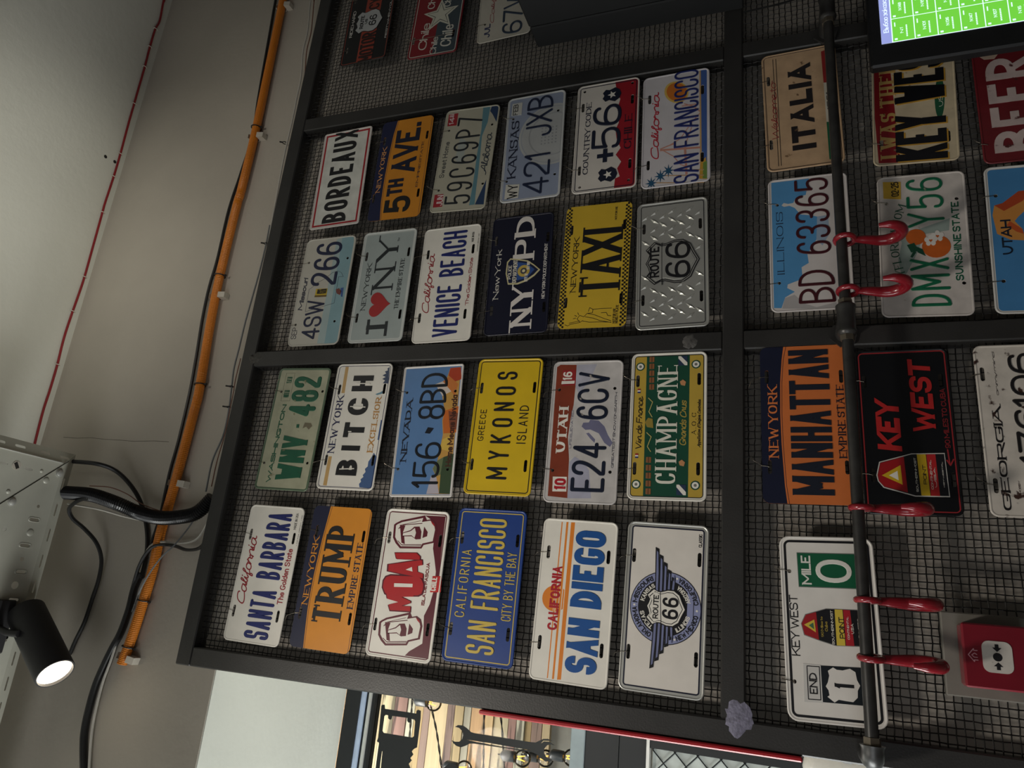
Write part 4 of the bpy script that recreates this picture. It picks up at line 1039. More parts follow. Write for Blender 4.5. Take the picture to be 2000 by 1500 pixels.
    def build(s):
        out = rrect(PW, PH, s.radius)
        V, T, I = cut_sheet(out, s.regions, s.holes)
        mats = [s.mat_of(s.base)] + [s.mat_of(c) for c in s.rcols]
        o = sheet_mesh(s.name, V, T, I, mats, M_BACKMETAL, to3, 1.0)
        o.location = (s.ctr.x, getattr(s, 'y', 0.0), s.ctr.z)
        o.rotation_euler = (0, -s.a, 0)
        tag(o, s.label, 'license plate', 'license plates wired to the mesh')
        if s.rim:
            V = []; F = []; n = 0
            for inset, d in ((0, 0), (.8, -1.1), (2.6, -1.3), (4.2, 0)):
                L = rrect(PW - 2 * inset, PH - 2 * inset, s.radius - inset); n = len(L)
                V += [to3(x, y, d) for x, y in L]
            for k in range(3):
                for i in range(n):
                    j = (i + 1) % n; F.append((k * n + i, k * n + j, (k + 1) * n + j, (k + 1) * n + i))
            mesh('rim', V, F, s.mat_of('alu' if s.rim == 'alu' else (s.rim if isinstance(s.rim, tuple) else s.base)), o, smooth=True)
        lift = 0.0; carriers = []
        for name, pcs, h, c in s.late:
            lift += .012
            xs = [q[0] for b_, t_ in pcs for q in b_]; ys = [q[1] for b_, t_ in pcs for q in b_]
            par = o; mx, my = (min(xs) + max(xs)) / 2, (min(ys) + max(ys)) / 2
            if name in ('lettering', 'seal', 'triangle', 'printed_line', 'barrel_hoop', 'route_shield', 'shield_outline', 'letter_counter', 'nose', 'mouth', 'brow'):
                for bb, ob in carriers:
                    if bb[0] <= mx <= bb[1] and bb[2] <= my <= bb[3]: par = ob
            ob = pieces_mesh(name, pcs, to3, 0.05, -h - lift, s.mat_of(c), par)
            if name in ('sticker', 'shield', 'mile_sign', 'end_sign', 'route_sign', 'buoy_emblem', 'stone_face', 'barrel') and par is o:
                carriers.append(((min(xs), max(xs), min(ys), max(ys)), ob))
        for (x, y) in s.tiept:
            mb = MB(); sx = random.choice((-1, 1)); k = random.uniform(.6, 1.3)
            pts = [(x, y, 4), (x, y + 1, -1.6), (x + sx * 1.5, y + 8, -2.4), (x + sx * 2, PH / 2 + 2, -2), (x + sx * 3, PH / 2 + 7, 6)]
            mb.tube(catmull([to3(*p) for p in pts], .003), .00055, 5)
            wh = [(x + sx * 2, PH / 2 - 1, -2), (x + sx * 5 * k, PH / 2 + 6 * k, -6), (x + sx * 9 * k, PH / 2 + 13 * k, -8 * k), (x + sx * 18 * k, PH / 2 + 17 * k, -5)]
            mb.tube(catmull([to3(*p) for p in wh], .004), .0005, 5)
            mb.build('tie_wire', M_TIE, o)
        return o
P = Plate
RED = (150, 28, 40); DNAVY = (28, 38, 104); OR_ = (216, 140, 42)
def band(p, pts, c=NAVY): return p.fill(c, pts)

# --- first column
p = P('license_plate', 'A', [(138,1200),(385,140),(780,155),(565,1270)], WHITE, 'white plate reading SANTA BARBARA in navy under red handwritten California', slots=[(230,965),(372,365),(563,1010),(690,390)])
p.text('California', (305,920), (363,375), RED, 'script', .10, .3, .3).text('SANTA BARBARA', (483,1212), (510,195), DNAVY, 'round', .148, 1.3)
p.text('The Golden State', (598,915), (645,470), RED, 'sans', .17, .2).text('MADE IN USA', (706,322), (712,198), BLACK, 'sans', .14, .15).text('NOT FOR OFFICIAL USE', (726,447), (754,210), BLACK, 'sans', .14, .15)

p = P('license_plate', 'A', [(660,1255),(860,150),(1328,165),(1105,1315)], OR_, 'amber plate with navy top band and a big black five-letter serif word, lowest left but one row', slots=[(745,1010),(875,365),(1118,1052),(1244,400)], rim=False)
p.label = 'amber plate with navy band and big black serif word under the SANTA BARBARA plate'
p.fill(NAVY, [(600,1310),(765,1280),(782,1130),(800,980),(822,850),(850,710),(882,570),(915,430),(952,290),(994,130),(830,100)])
p.line(NAVY, .7, [(774,1270),(791,1130),(809,980),(831,850),(859,710),(891,570),(924,430),(961,290),(1001,152)]).line(NAVY, .8, [(1095,1308),(1318,168)])
p.text('NEW YORK', (797,950), (850,412), OR_, 'serif', .19, .25).text('TRUMP', (1040,1092), (968,315), BLACK, 'serif', .17, 1.2, gap=.12).text('EMPIRE STATE', (1142,978), (1195,455), NAVY, 'serif', .2, .3)

MAR = (92, 22, 38)
p = P('license_plate', 'A', [(1250,1320),(1440,172),(1918,190),(1750,1395)], WHITE, 'white plate with two stone-face drawings and red lettering MOAI on maroon ground', slots=[(1335,1078),(1450,400),(1732,1120),(1835,420)])
p.fill(MAR, [(1722,222),(1762,250),(1800,300),(1780,480),(1790,560),(1800,660),(1785,800),(1750,920),(1705,1010),(1700,1130),(1690,1230),(1590,1290),(1555,1325),(1735,1352),(1880,226)])
p.ring(MAR, 6.5, 8.5)
for dx, dy in ((0, 0), (-121, 762)):
    o_ = lambda pts: [(x + dx, y + dy) for x, y in pts]
    p.shape(MAR, o_([(1486,300),(1476,400),(1496,445),(1528,484),(1692,482),(1708,454),(1792,434),(1814,330),(1803,276),(1772,250),(1735,258),(1722,222),(1540,266),(1500,288)]), .3, 'stone_face')
    face = [(1494,304),(1486,398),(1504,438),(1532,476),(1688,474),(1703,447),(1785,427),(1805,330),(1796,281),(1769,257),(1700,270),(1712,236),(1545,274),(1508,292)]
    fx, fy = sum(q[0] for q in face) / 14, sum(q[1] for q in face) / 14
    p.shape(WHITE, o_([(fx + (x - fx) * .955, fy + (y - fy) * .945) for x, y in face]), .35, 'stone_face')
    p.line(MAR, 1.6, o_([(1692,452),(1540,455),(1512,425)]), raised=.42).line(MAR, 1.6, o_([(1700,285),(1560,300),(1520,330)]), raised=.42)
    p.shape((176, 30, 36), o_([(1765,262),(1790,285),(1796,310),(1775,285)]), .42, 'stone_face')
    p.shape(MAR, o_([(1530,300),(1540,440),(1566,450),(1562,385),(1548,372),(1556,350),(1572,305)]), .4, 'brow')
    p.shape(MAR, o_([(1545,390),(1548,362),(1610,340),(1640,312),(1680,310),(1694,350),(1688,408),(1650,412),(1618,388)]), .4, 'nose')
    p.shape(WHITE, o_([(1552,384),(1554,366),(1612,348),(1644,322),(1652,360),(1640,400),(1618,380)]), .45, 'nose')
    p.shape(MAR, o_([(1700,400),(1715,310),(1742,352),(1736,385)]), .4, 'mouth')
    p.line(MAR, 1.0, o_([(1690,265),(1545,300),(1520,330)]), raised=.4).line(MAR, 1.0, o_([(1690,460),(1540,465)]), raised=.4)
MO_L = ([(1602,975),(1450,968),(1438,925),(1515,905),(1430,880),(1423,835),(1627,822),(1630,860),(1535,864),(1606,896),(1606,910),(1535,934),(1606,938)],
        [(1398,790),(1405,740),(1425,710),(1460,698),(1660,702),(1690,720),(1706,760),(1702,800),(1690,835),(1660,850),(1450,852),(1415,835)],
        [(1702,716),(1440,662),(1444,612),(1678,574),(1698,576),(1700,612),(1662,620),(1662,666),(1704,680)],
        [(1502,562),(1493,520),(1655,518),(1682,545),(1680,570),(1512,567)])
for L_ in MO_L:
    mx, my = sum(q[0] for q in L_) / len(L_), sum(q[1] for q in L_) / len(L_)
    p.shape(MAR, [(mx + (x - mx) * 1.07, my + (y - my) * 1.14) for x, y in L_], .5, 'letter_outline').shape((176, 30, 36), L_, 1.2, 'lettering')
p.shape(WHITE, [(1482,786),(1484,757),(1624,760),(1622,787)], 1.35, 'letter_counter').shape(WHITE, [(1572,650),(1620,628),(1624,664)], 1.35, 'letter_counter')
p.text('ISLA DE PASCUA', (1708,930), (1733,592), (128, 24, 34), 'sans', .2, .25)
p.shape((190, 36, 36), [(1754,824),(1836,824),(1846,696),(1776,697)], .3, 'sticker').text('CHILE', (1798,815), (1768,704), WHITE, 'sans', .2, .5)

BLUE = (30, 62, 132); YEL = (206, 180, 84)
p = P('license_plate', 'B', [(188,1040),(322,65),(748,88),(650,1092)], BLUE, 'royal blue plate reading SAN FRANCISCO CITY BY THE BAY in yellow', slots=[(255,832),(335,252),(622,865),(684,272)])
p.ring(YEL, 7, 8.8, .4).text('CALIFORNIA', (342,760), (335,325), YEL, 'round', .14, 1.0, gap=.2).text('SAN FRANCISCO', (530,1005), (450,128), YEL, 'round', .13, 1.2).text('CITY BY THE BAY', (640,782), (622,343), YEL, 'round', .13, 1.0)

ORG = (226, 132, 44)
p = P('license_plate', 'B', [(745,1155),(853,125),(1318,155),(1242,1232)], WHITE, 'white plate reading SAN DIEGO in heavy blue with orange stripes and sun', slots=[(818,920),(878,342),(1208,975),(1253,375)])
p.fill(ORG, [(916 + 80 * math.cos(t * .2244), 640 + 84 * math.sin(t * .2244)) for t in range(28)])
for a, b, w in (((964,152),(866,1152),7), ((997,152),(901,1158),13), ((1032,154),(939,1162),25)):
    p.fill(WHITE, [(a[0]-w*.5-5,420),(a[0]-w*.5-5,420)] if False else [(a[0]-w/2-4+ (b[0]-a[0])*.4, 560),(a[0]+w/2+4+(b[0]-a[0])*.4, 560),(a[0]+w/2+4+(b[0]-a[0])*.56, 720),(a[0]-w/2-4+(b[0]-a[0])*.56, 720)])
    p.fill(ORG, [(a[0]-w/2,a[1]),(a[0]+w/2,a[1]),(b[0]+w/2,b[1]),(b[0]-w/2,b[1])])
p.text('CALIFORNIA', (925,845), (905,430), (176, 32, 46), 'sans', .24, .4).text('SAN DIEGO', (1172,1137), (1053,203), (28, 82, 150), 'sans', .24, 1.3)

p = P('license_plate', 'B', [(1312,1215),(1375,142),(1888,182),(1860,1305)], 'alu', 'white plate with chrome rim and winged round ROUTE 66 emblem', slots=[(1378,975),(1412,362),(1808,1035),(1826,398)], radius=14)
p.inset((226, 220, 212), 9).ring((24, 26, 48), 8.2, 10.6, .4)
cx, cy = p.mm((1610, 700))
GRB = (142, 148, 186); DGR = (34, 40, 48)
p.shape(BLACK, circle(cx, cy, 65, n=48), .25, mm=True).shape(GRB, circle(cx, cy, 63.5, n=48), .3, mm=True).shape(BLACK, circle(cx, cy, 50, n=48), .35, mm=True)
for t, am, r, up, W, H, c in (('OKLAHOMA', 124, 52, True, 56, 9, BLACK), ('MISSOURI', 56, 52, True, 54, 9, BLACK), ('NEW MEXICO', 232, 61, False, 62, 9, BLACK), ('CALIFORNIA', 308, 61, False, 60, 9, BLACK),
                           ('TEXAS', 126, 39.5, True, 32, 8, WHITE), ('KANSAS', 54, 39.5, True, 34, 8, WHITE), ('ILLINOIS', 232, 47.5, False, 38, 8, WHITE), ('ARIZONA', 308, 47.5, False, 38, 8, WHITE)):
    p.pieces(c, bend(text_pieces(t, W, H, 'sans', .2), cx, cy, r, am, W, up), .6, 'lettering')
for a in (90, 180, 0, 270, 20, 160, 200, 340):
    p.shape(WHITE, circle(cx + 57 * math.cos(math.radians(a)), cy + 57 * math.sin(math.radians(a)), 2, n=8), .5, 'rivet', mm=True)
for sgn in (1, -1):
    for k in range(5):
        L = 108 - k * 13; y0 = 20 - k * 7.2
        q = [(cx + sgn * 26, cy + y0 - 6.8), (cx + sgn * 26, cy + y0), (cx + sgn * L, cy + y0 + 3 - k), (cx + sgn * (L - 3), cy + y0 - 4 - k), (cx + sgn * 60, cy + y0 - 6.8)]
        p.shape(BLACK, q, .7, 'wing', mm=True)
        q2 = [(cx + sgn * 27, cy + y0 - 5.4), (cx + sgn * 27, cy + y0 - 1.6), (cx + sgn * (L - 6), cy + y0 + .4 - k), (cx + sgn * (L - 9), cy + y0 - 2.6 - k), (cx + sgn * 60, cy + y0 - 5)]
        p.shape((120, 126, 164), q2, 1.0, 'wing', mm=True)
def shield66(S=1.0, cx=0, cy=0, k=1.0):
    pts = [(-20, 33), (-13, 28), (-6, 30), (0, 33), (6, 30), (13, 28), (20, 33), (31, 22), (27, 14), (27, 8), (31, -4), (31, -15), (24, -25), (12, -30), (0, -36), (-12, -30), (-24, -25), (-31, -15), (-31, -4), (-27, 8), (-27, 14), (-31, 22)]
    return [(cx + x * S * k, cy + y * S * k) for x, y in pts]
p.shape(BLACK, shield66(1, cx, cy, 1.06), 1.1, 'shield', mm=True).shape(WHITE, shield66(1, cx, cy, .99), 1.2, 'shield', mm=True).shape(BLACK, shield66(1, cx, cy, .9), 1.22, 'shield', mm=True).shape(WHITE, shield66(1, cx, cy, .86), 1.25, 'shield', mm=True)
p.pieces(BLACK, [([(q[0] + cx - 21, q[1] + cy + 12) for q in B],) * 2 for B, T in text_pieces('ROUTE', 42, 10, 'sans', .17)], 1.7, 'lettering')
p.pieces(BLACK, [([(q[0] + cx - 20, q[1] + cy - 25) for q in B], [(q[0] + cx - 20, q[1] + cy - 25) for q in T]) for B, T in text_pieces('66', 40, 31, 'round', .2)], 1.7, 'lettering')
p.line(BLACK, 1.2, [(1585,800),(1580,600)], raised=1.5).text('CLASSIC', (1840,320), (1822,235), BLACK, 'sans', .14, .2)

# --- second column
GRN = (22, 92, 66); WAG = (176, 176, 150)
p = P('license_plate', 'C', [(80,1310),(290,288),(725,290),(500,1338)], WAG, 'faded grey-green plate reading WASHINGTON WNV 482 in dark green', slots=None, holes=[(160,1105),(295,500),(505,1108),(640,500)], rim=(96, 116, 92), radius=11, worn=(132, 128, 100), thr=.66)
p.ring((70, 100, 80), 4.2, 5.2).text('WASHINGTON', (207,1262), (308,612), GRN, 'sans', .26, .3).text('WNV', (442,1252), (322,880), GRN, 'sans', .21, 1.3).text('482', (568,722), (416,362), GRN, 'round', .2, 1.3)
p.shape(GRN, [(420,815),(440,815),(444,785),(424,785)], 1.0, 'dash').shape((120, 112, 90), [(470,820),(490,770),(540,775),(550,800),(520,830),(500,805)], .2, 'worn_patch')
p.line((120, 120, 100), .6, [(340,335),(412,335),(365,582),(292,582)], True).text('YEAR TAB', (380,425), (350,365), GRN, 'sans', .14, .15).text('MONTH TAB', (355,552), (325,485), GRN, 'sans', .14, .15)

TAN = (196, 160, 104)
p = P('license_plate', 'C', [(595,1305),(785,262),(1232,258),(1050,1320)], WHITE, 'white plate with black stencil word between navy NEW YORK and gold EXCELSIOR', slots=[(680,1070),(790,480),(1055,1070),(1153,475)])
p.fill(TAN, [(655,1278),(700,1040),(728,1040),(685,1280)]).fill(TAN, [(805,510),(842,285),(868,285),(832,510)])
SKY = (70, 96, 140)
p.fill(SKY, [(945,1290),(942,1262),(958,1245),(955,1225),(978,1205),(972,1190),(995,1165),(990,1140),(1012,1120),(1018,1080),(1040,1050),(1062,1008),(1085,1040),(1046,1298)])
p.fill((60, 74, 100), [(1200,290),(1180,305),(1185,318),(1160,330),(1170,345),(1140,362),(1165,375),(1138,392),(1160,405),(1142,428),(1185,432)]).fill((96, 140, 160), [(1080,520),(1095,528),(1140,515),(1150,485),(1120,505)])
p.fill(SKY, [(1092,900),(1122,735),(1132,740),(1104,905)]).ring((36, 38, 78), 5.2, 6.4)
p.text('NEW YORK', (743,1015), (776,532), (36, 38, 78), 'serif', .2, .3).text('EXCELSIOR', (1052,1005), (1085,548), (190, 140, 76), 'serif', .22, .4)
for ch_, q1, q2 in (('B', (918,1198), (778,1065)), ('I', (948,996), (810,948)), ('T', (978,884), (838,758)), ('C', (1008,698), (872,556)), ('H', (1050,496), (912,364))): p.text(ch_, q1, q2, BLACK, 'sans', .27, 1.0)
for a, b in (((790,1145),(905,1140)), ((880,625),(1000,630)), ((925,430),(1040,432)), ((862,835),(885,835))): p.line(WHITE, 2.4, [a, b], raised=1.15, name='stencil_gap')

p = P('license_plate', 'C', [(1203,1370),(1345,290),(1816,254),(1720,1380)], (214, 210, 206), 'sky blue plate reading NEVADA 156 8BD above faceted orange hills', slots=None, holes=[(1280,1132),(1360,495),(1683,1135),(1745,478)], radius=6)
p.inset((92, 130, 178), 5.5)
p.fill((196, 150, 76), [(1705,292),(1660,420),(1640,520),(1660,640),(1640,720),(1645,840),(1620,960),(1600,1060),(1560,1130),(1590,1200),(1545,1290),(1507,1348),(1700,1352),(1790,282)])
for c, q in (((176, 66, 40), [(1705,292),(1788,284),(1795,380),(1745,400),(1690,352)]), ((196, 104, 44), [(1662,640),(1775,600),(1765,820),(1650,830),(1645,720)]), ((130, 72, 50), [(1690,640),(1772,660),(1762,800),(1700,780)]),
             ((210, 176, 80), [(1642,880),(1705,850),(1692,980),(1622,960)]), ((58, 76, 52), [(1650,1030),(1735,1000),(1702,1350),(1612,1345),(1625,1180)]), ((104, 116, 84), [(1600,1060),(1650,1030),(1625,1180),(1592,1195),(1562,1130)]),
             ((182, 176, 186), [(1507,1348),(1548,1190),(1592,1205),(1612,1345)]), ((214, 200, 190), [(1585,425),(1645,400),(1712,480),(1642,520)]), ((200, 120, 60), [(1645,400),(1700,360),(1770,420),(1740,520),(1705,470)])): p.fill(c, q)
p.text('NEVADA', (1345,1070), (1360,555), (26, 32, 48), 'serif', .3, .35).text('156', (1602,1300), (1425,905), (18, 22, 30), 'round', .13, 1.3).text('8BD', (1658,710), (1483,340), (18, 22, 30), 'round', .13, 1.3)
p.shape((20, 24, 34), [(1500,828),(1525,780),(1572,788),(1540,832)], 1.0, 'state_shape').text('Home Means Nevada', (1712,1112), (1718,510), (70, 40, 30), 'sans', .22, .2)

YL = (214, 180, 32)
p = P('license_plate', 'D', [(95,1118),(215,157),(664,155),(578,1145)], YL, 'bright yellow plate reading MYKONOS ISLAND GREECE in black', slots=[(160,905),(230,360),(541,920),(600,360)])
p.ring(BLACK, 6, 7.8, .3).text('GREECE', (240,738), (224,512), BLACK, 'round', .13, .9, gap=.22).text('MYKONOS', (407,1020), (343,247), BLACK, 'round', .16, 1.3, gap=.32).text('ISLAND', (540,762), (500,487), BLACK, 'round', .13, .9, gap=.22)

p = P('license_plate', 'D', [(668,1195),(755,165),(1252,150),(1195,1218)], (196, 192, 190), 'grey-white plate reading UTAH E24 6CV with rust-red top band', slots=None, holes=[(740,962),(790,372),(1150,975),(1186,360)], worn=(168, 160, 152), thr=.68)
UTR = (132, 58, 38)
p.fill((168, 168, 186), [(845,1168),(860,900),(900,860),(960,900),(1000,960),(1015,1168)]).fill((176, 176, 190), [(905,350),(912,188),(1060,182),(1010,300),(930,400)])
p.fill(UTR, [(705,1150),(845,1166),(852,1000),(858,880),(850,720),(870,580),(892,480),(905,350),(914,188),(800,188),(775,205)])
p.fill((112, 112, 140), [(948,640),(960,612),(1000,610),(1010,590),(1070,596),(1112,640),(1135,700),(1170,760),(1150,790),(1110,760),(1070,690),(1010,662),(975,665)]).fill((112, 112, 140), [(980,690),(1000,685),(1045,735),(1040,760),(1010,730)])
p.text('UTAH', (832,830), (790,498), WHITE, 'serif', .3, .4, gap=.12).text('E24', (1108,1127), (888,755), (20, 28, 48), 'round', .15, 1.3).text('6CV', (1135,592), (930,240), (20, 28, 48), 'round', .15, 1.3)
p.shape(WHITE, [(742,1008),(842,1010),(838,1118),(738,1116)], .3, 'sticker').text('10', (832,1108), (756,1020), (176, 30, 44), 'sans', .24, .45).shape((150, 40, 44), [(812,345),(905,335),(908,225),(815,228)], .3, 'sticker').text('16', (880,302), (820,240), WHITE, 'sans', .2, .45).shape(WHITE, [(805,330),(898,326),(900,305),(808,308)], .4, 'sticker')
p.text('GREATEST SNOW ON EARTH', (1174,945), (1189,390), (36, 40, 60), 'sans', .16, .2).text('LIFE ELEVATED', (872,800), (878,520), (120, 120, 140), 'sans', .16, .2)

GLD = (190, 160, 66); CHG = (26, 74, 56)
p = P('license_plate', 'D', [(1278,1165),(1315,120),(1858,95),(1845,1185)], (222, 218, 208), 'green and gold plate reading CHAMPAGNE with barrels and script', slots=[(1334,945),(1357,318),(1786,950),(1797,300)])
p.inset(GLD, 7.5).ring(BLACK, 6.3, 7.8).fill(CHG, [(1394,1142),(1421,140),(1731,122),(1713,1153)])
p.text('Vin de France', (1384,815), (1350,430), (40, 36, 28), 'script', .13, .25, .2).text('CHAMPAGNE', (1628,1057), (1500,208), (222, 220, 206), 'serif', .135, 1.2, gap=.16).text('Grands Crus', (1702,785), (1658,450), (170, 146, 70), 'script', .13, .25, .2)
p.text('A . O . C', (1772,705), (1742,548), (40, 36, 28), 'serif', .16, .2).text("Appellation d'Origine Controlee", (1804,795), (1784,447), (40, 36, 28), 'script', .16, .2, .2)
for q in ((1375,213),(1345,1058),(1775,193),(1765,1068)):
    x, y = p.mm(q); p.shape(CHG, circle(x, y, 9, n=16), .3, 'seal', mm=True).shape(WHITE, circle(x, y, 6.6, n=16), .35, 'seal', mm=True).shape((120, 120, 110), circle(x, y, 3, n=10), .4, 'seal', mm=True)
for i in range(5):
    for q in ((1457 - i * .5, 160 + i * 50), (1433 - i * .6, 885 + i * 56)):
        x, y = p.mm(q); p.shape((140, 92, 58), [(x-5.4,y-5),(x-6,y),(x-5.4,y+5),(x+5.4,y+5),(x+6,y),(x+5.4,y-5)], .3, 'barrel', mm=True).shape((84, 56, 40), [(x-5.8,y-.8),(x-5.8,y+.8),(x+5.8,y+.8),(x+5.8,y-.8)], .35, 'barrel_hoop', mm=True)
for q in ((1365,390),(1349,856)):
    x, y = p.mm(q)
    for k, c in enumerate(((40, 50, 110), WHITE, (160, 40, 44))): p.shape(c, [(x-4.5+3*k,y-3),(x-1.5+3*k,y-3),(x-1.5+3*k,y+3),(x-4.5+3*k,y+3)], .3, 'flag', mm=True)
for q in ((1680,168),(1665,1100)):
    x, y = p.mm(q); p.shape((44, 58, 84), [(x-10,y-9),(x+10,y-9),(x+10,y+9),(x-10,y+9)], .3, 'badge', mm=True).shape(WHITE, [(x-10,y-9),(x-4,y-9),(x+10,y+4),(x+10,y+9),(x+5,y+9),(x-10,y-4)], .35, 'badge', mm=True)
for q in ((1680,330),(1670,910)):
    x, y = p.mm(q); p.shape((196, 140, 96), [(x-6,y-4),(x+2,y-6),(x+7,y),(x+3,y+6),(x-4,y+4)], .3, 'cherub', mm=True)
x, y = p.mm((1440,622)); p.shape((150, 130, 60), [(x-10,y-8),(x+9,y-6),(x+11,y+3),(x+2,y+9),(x-8,y+5)], .3, 'grapes', mm=True)
p.line((190, 176, 110), 1.6, [(1432,440),(1462,470),(1436,540),(1458,578)]).line((190, 176, 110), 1.6, [(1420,690),(1452,720),(1425,790),(1448,826)])

# --- third column
p = P('license_plate', 'E', [(140,1400),(325,395),(775,362),(635,1400)], (196, 192, 180), 'grey plate fading to teal reading 4SW 266 with small yellow sticker', slots=None, holes=[(222,1185),(340,603),(592,1167),(695,572)], radius=16)
p.fill((168, 186, 186), [(430,1380),(590,400),(640,385),(500,1385)]).fill((136, 170, 178), [(500,1385),(640,385),(745,376),(748,420),(620,1385)])
p.text('4SW', (440,1337), (332,955), (26, 34, 66), 'round', .15, 1.2).text('266', (592,814), (415,428), (26, 34, 66), 'round', .15, 1.2).text('Missouri', (282,1048), (297,737), (34, 38, 60), 'sans', .2, .3, .2).text('SEP', (224,1326), (195,1210), (40, 40, 60), 'round', .14, .3)
p.shape((206, 176, 50), [(410,848),(518,848),(510,908),(400,908)], .3, 'sticker').shape((110, 88, 40), [(400,908),(510,908),(508,926),(396,926)], .3, 'sticker').text('4SW266', (505,896), (424,854), BLACK, 'sans', .18, .5)
p.line((60, 66, 80), .7, [(345,850),(376,830),(402,800),(460,770),(490,755),(560,700),(610,688),(640,702),(662,742),(618,742),(584,990),(312,1060)], True)
p.shape((120, 66, 60), [(595,860),(625,850),(650,880),(635,915),(605,900)], .3, 'bird').shape((60, 90, 150), [(640,850),(668,845),(660,935),(645,930)], .3, 'bird')

GRY = (166, 176, 174)
p = P('license_plate', 'E', [(698,1360),(850,355),(1340,308),(1200,1340)], (200, 204, 200), 'pale grey plate with letters I and NY around a red heart', slots=[(785,1130),(868,570),(1180,1100),(1256,530)])
p.inset(GRY, 8)
p.text('NEW YORK', (857,1062), (878,640), (34, 40, 44), 'serif', .19, .3).text('I', (1058,1240), (878,1190), (34, 40, 44), 'sans', .22, 1.0).text('NY', (1108,868), (984,420), (34, 40, 44), 'serif', .175, 1.0, gap=.3)
for a in ((882,1205),(1045,1222)): p.line((34, 40, 44), 7, [(a[0], a[1] + 68), (a[0] + 14, a[1] - 52)], raised=1.0, name='lettering')
hp = []
for k in range(40):
    t = 2 * math.pi * k / 40; hx = 16 * math.sin(t) ** 3; hy = 13 * math.cos(t) - 5 * math.cos(2 * t) - 2 * math.cos(3 * t) - math.cos(4 * t); hp.append((hx, hy))
x, y = p.mm((992,1010)); p.shape((170, 42, 44), [(x + a * 2.05, y + b * 2.0 + 3) for a, b in hp], .8, 'heart', mm=True)
p.text('TM', (1172,432), (1158,402), (34, 40, 44), 'sans', .16, .2).text('THE EMPIRE STATE', (1160,1053), (1186,595), (34, 40, 44), 'serif', .18, .25)

p = P('license_plate', 'E', [(1283,1355),(1405,325),(1918,275),(1835,1335)], WHITE, 'white plate reading VENICE BEACH in navy under red handwritten California', slots=[(1360,1118),(1432,545),(1780,1088),(1842,500)])
p.text('California', (1442,1080), (1432,548), RED, 'script', .10, .3, .3).text('VENICE BEACH', (1708,1292), (1572,350), DNAVY, 'round', .148, 1.3).text('The Golden State', (1810,1010), (1815,583), RED, 'sans', .17, .2).text('MADE IN USA', (1845,437), (1832,352), BLACK, 'sans', .14, .15).text('NOT FOR OFFICIAL USE', (1894,524), (1890,365), BLACK, 'sans', .14, .15)

PDN = (20, 22, 42)
p = P('license_plate', 'F', [(110,1170),(185,285),(640,218),(585,1150)], PDN, 'dark navy plate reading NYPD around a blue and gold shield', slots=[(168,978),(205,452),(560,955),(590,415)])
p.text('New York', (217,892), (208,522), (220, 216, 206), 'serif', .18, .3).text('NY', (464,1104), (322,800), (222, 216, 210), 'serif', .25, 1.0, gap=.14).text('PD', (486,578), (350,275), (222, 216, 210), 'serif', .25, 1.0, gap=.14)
SH = [(290,782),(274,700),(284,612),(310,584),(370,590),(440,600),(488,632),(532,670),(490,715),(430,756),(360,782)]
p.shape((206, 196, 150), SH, 1.2, 'shield').shape((26, 34, 66), [(296,772),(284,700),(293,618),(312,595),(370,600),(436,610),(482,640),(518,670),(484,706),(426,746),(358,772)], 1.3, 'shield').shape((52, 84, 146), [(356,752),(356,612),(430,622),(490,668),(430,736)], 1.35, 'shield')
x, y = p.mm((408,680)); p.shape((196, 170, 84), circle(x, y, 15, n=18), 1.5, 'seal', mm=True).shape((70, 70, 80), circle(x, y, 8, n=14), 1.55, 'seal', mm=True).shape((226, 216, 170), circle(x, y, 4, n=8), 1.6, 'seal', mm=True)
p.text('POLICE', (314,742), (296,640), (222, 216, 200), 'sans', .18, 1.6).text('DEPARTMENT', (352,768), (334,600), (222, 216, 200), 'sans', .18, 1.6).text('CITY OF', (436,758), (416,700), (222, 216, 200), 'sans', .18, 1.6).text('NEW YORK', (452,668), (434,610), (222, 216, 200), 'sans', .18, 1.6)
p.text('NEW YORK POLICE DEPARTMENT', (564,890), (566,468), (214, 210, 204), 'sans', .17, .25)

TXY = (206, 172, 52)
p = P('license_plate', 'F', [(680,1122),(755,195),(1262,135),(1195,1100)], TXY, 'mustard yellow checker-edged plate reading TAXI in black', slots=[(745,925),(790,372),(1162,890),(1198,320)], rim=False)
ck = []
for strip in (1, -1):
    for r in range(3):
        for c_ in range(64):
            if (r + c_) % 2: continue
            x0 = -PW / 2 + 2 + c_ * 4.7; y0 = strip * (PH / 2 - 1.0 - r * 4.4); y1 = y0 - strip * 4.4
            if x0 + 4.7 > PW / 2 - 2: continue
            if (c_ < 2 or c_ > 61) and r == 0: continue
            q = [(x0, y0), (x0 + 4.7, y0), (x0 + 4.7, y1), (x0, y1)]; ck.append((q, q))
    p.pieces(BLACK, ck, .2, 'checker_print'); ck = []
p.text('NEW YORK', (817,847), (808,432), BLACK, 'serif', .19, .4).text('TAXI', (1150,860), (880,370), BLACK, 'serif', .15, 1.1, gap=.06)
for q in ([(738,1090),(760,1098),(780,1086),(850,1072),(872,1058)], [(770,1078),(850,1060)], [(850,1072),(830,1045),(850,1020),(880,1030),(905,1005),(945,1000)], [(872,1062),(920,1070),(1000,1068),(1085,1070)], [(890,1030),(950,1040),(1000,1058),(1085,1072)], [(905,1005),(960,1015),(1030,1042),(1085,1060)], [(915,990),(925,962),(950,975),(945,1000)], [(945,975),(1010,968),(1090,965)], [(1010,1000),(1050,998),(1060,1020),(1085,1022)], [(820,1040),(800,1045)], [(828,1028),(812,1020)], [(842,1016),(835,1000)]): p.line(BLACK, 1.1, q, name='line_drawing')
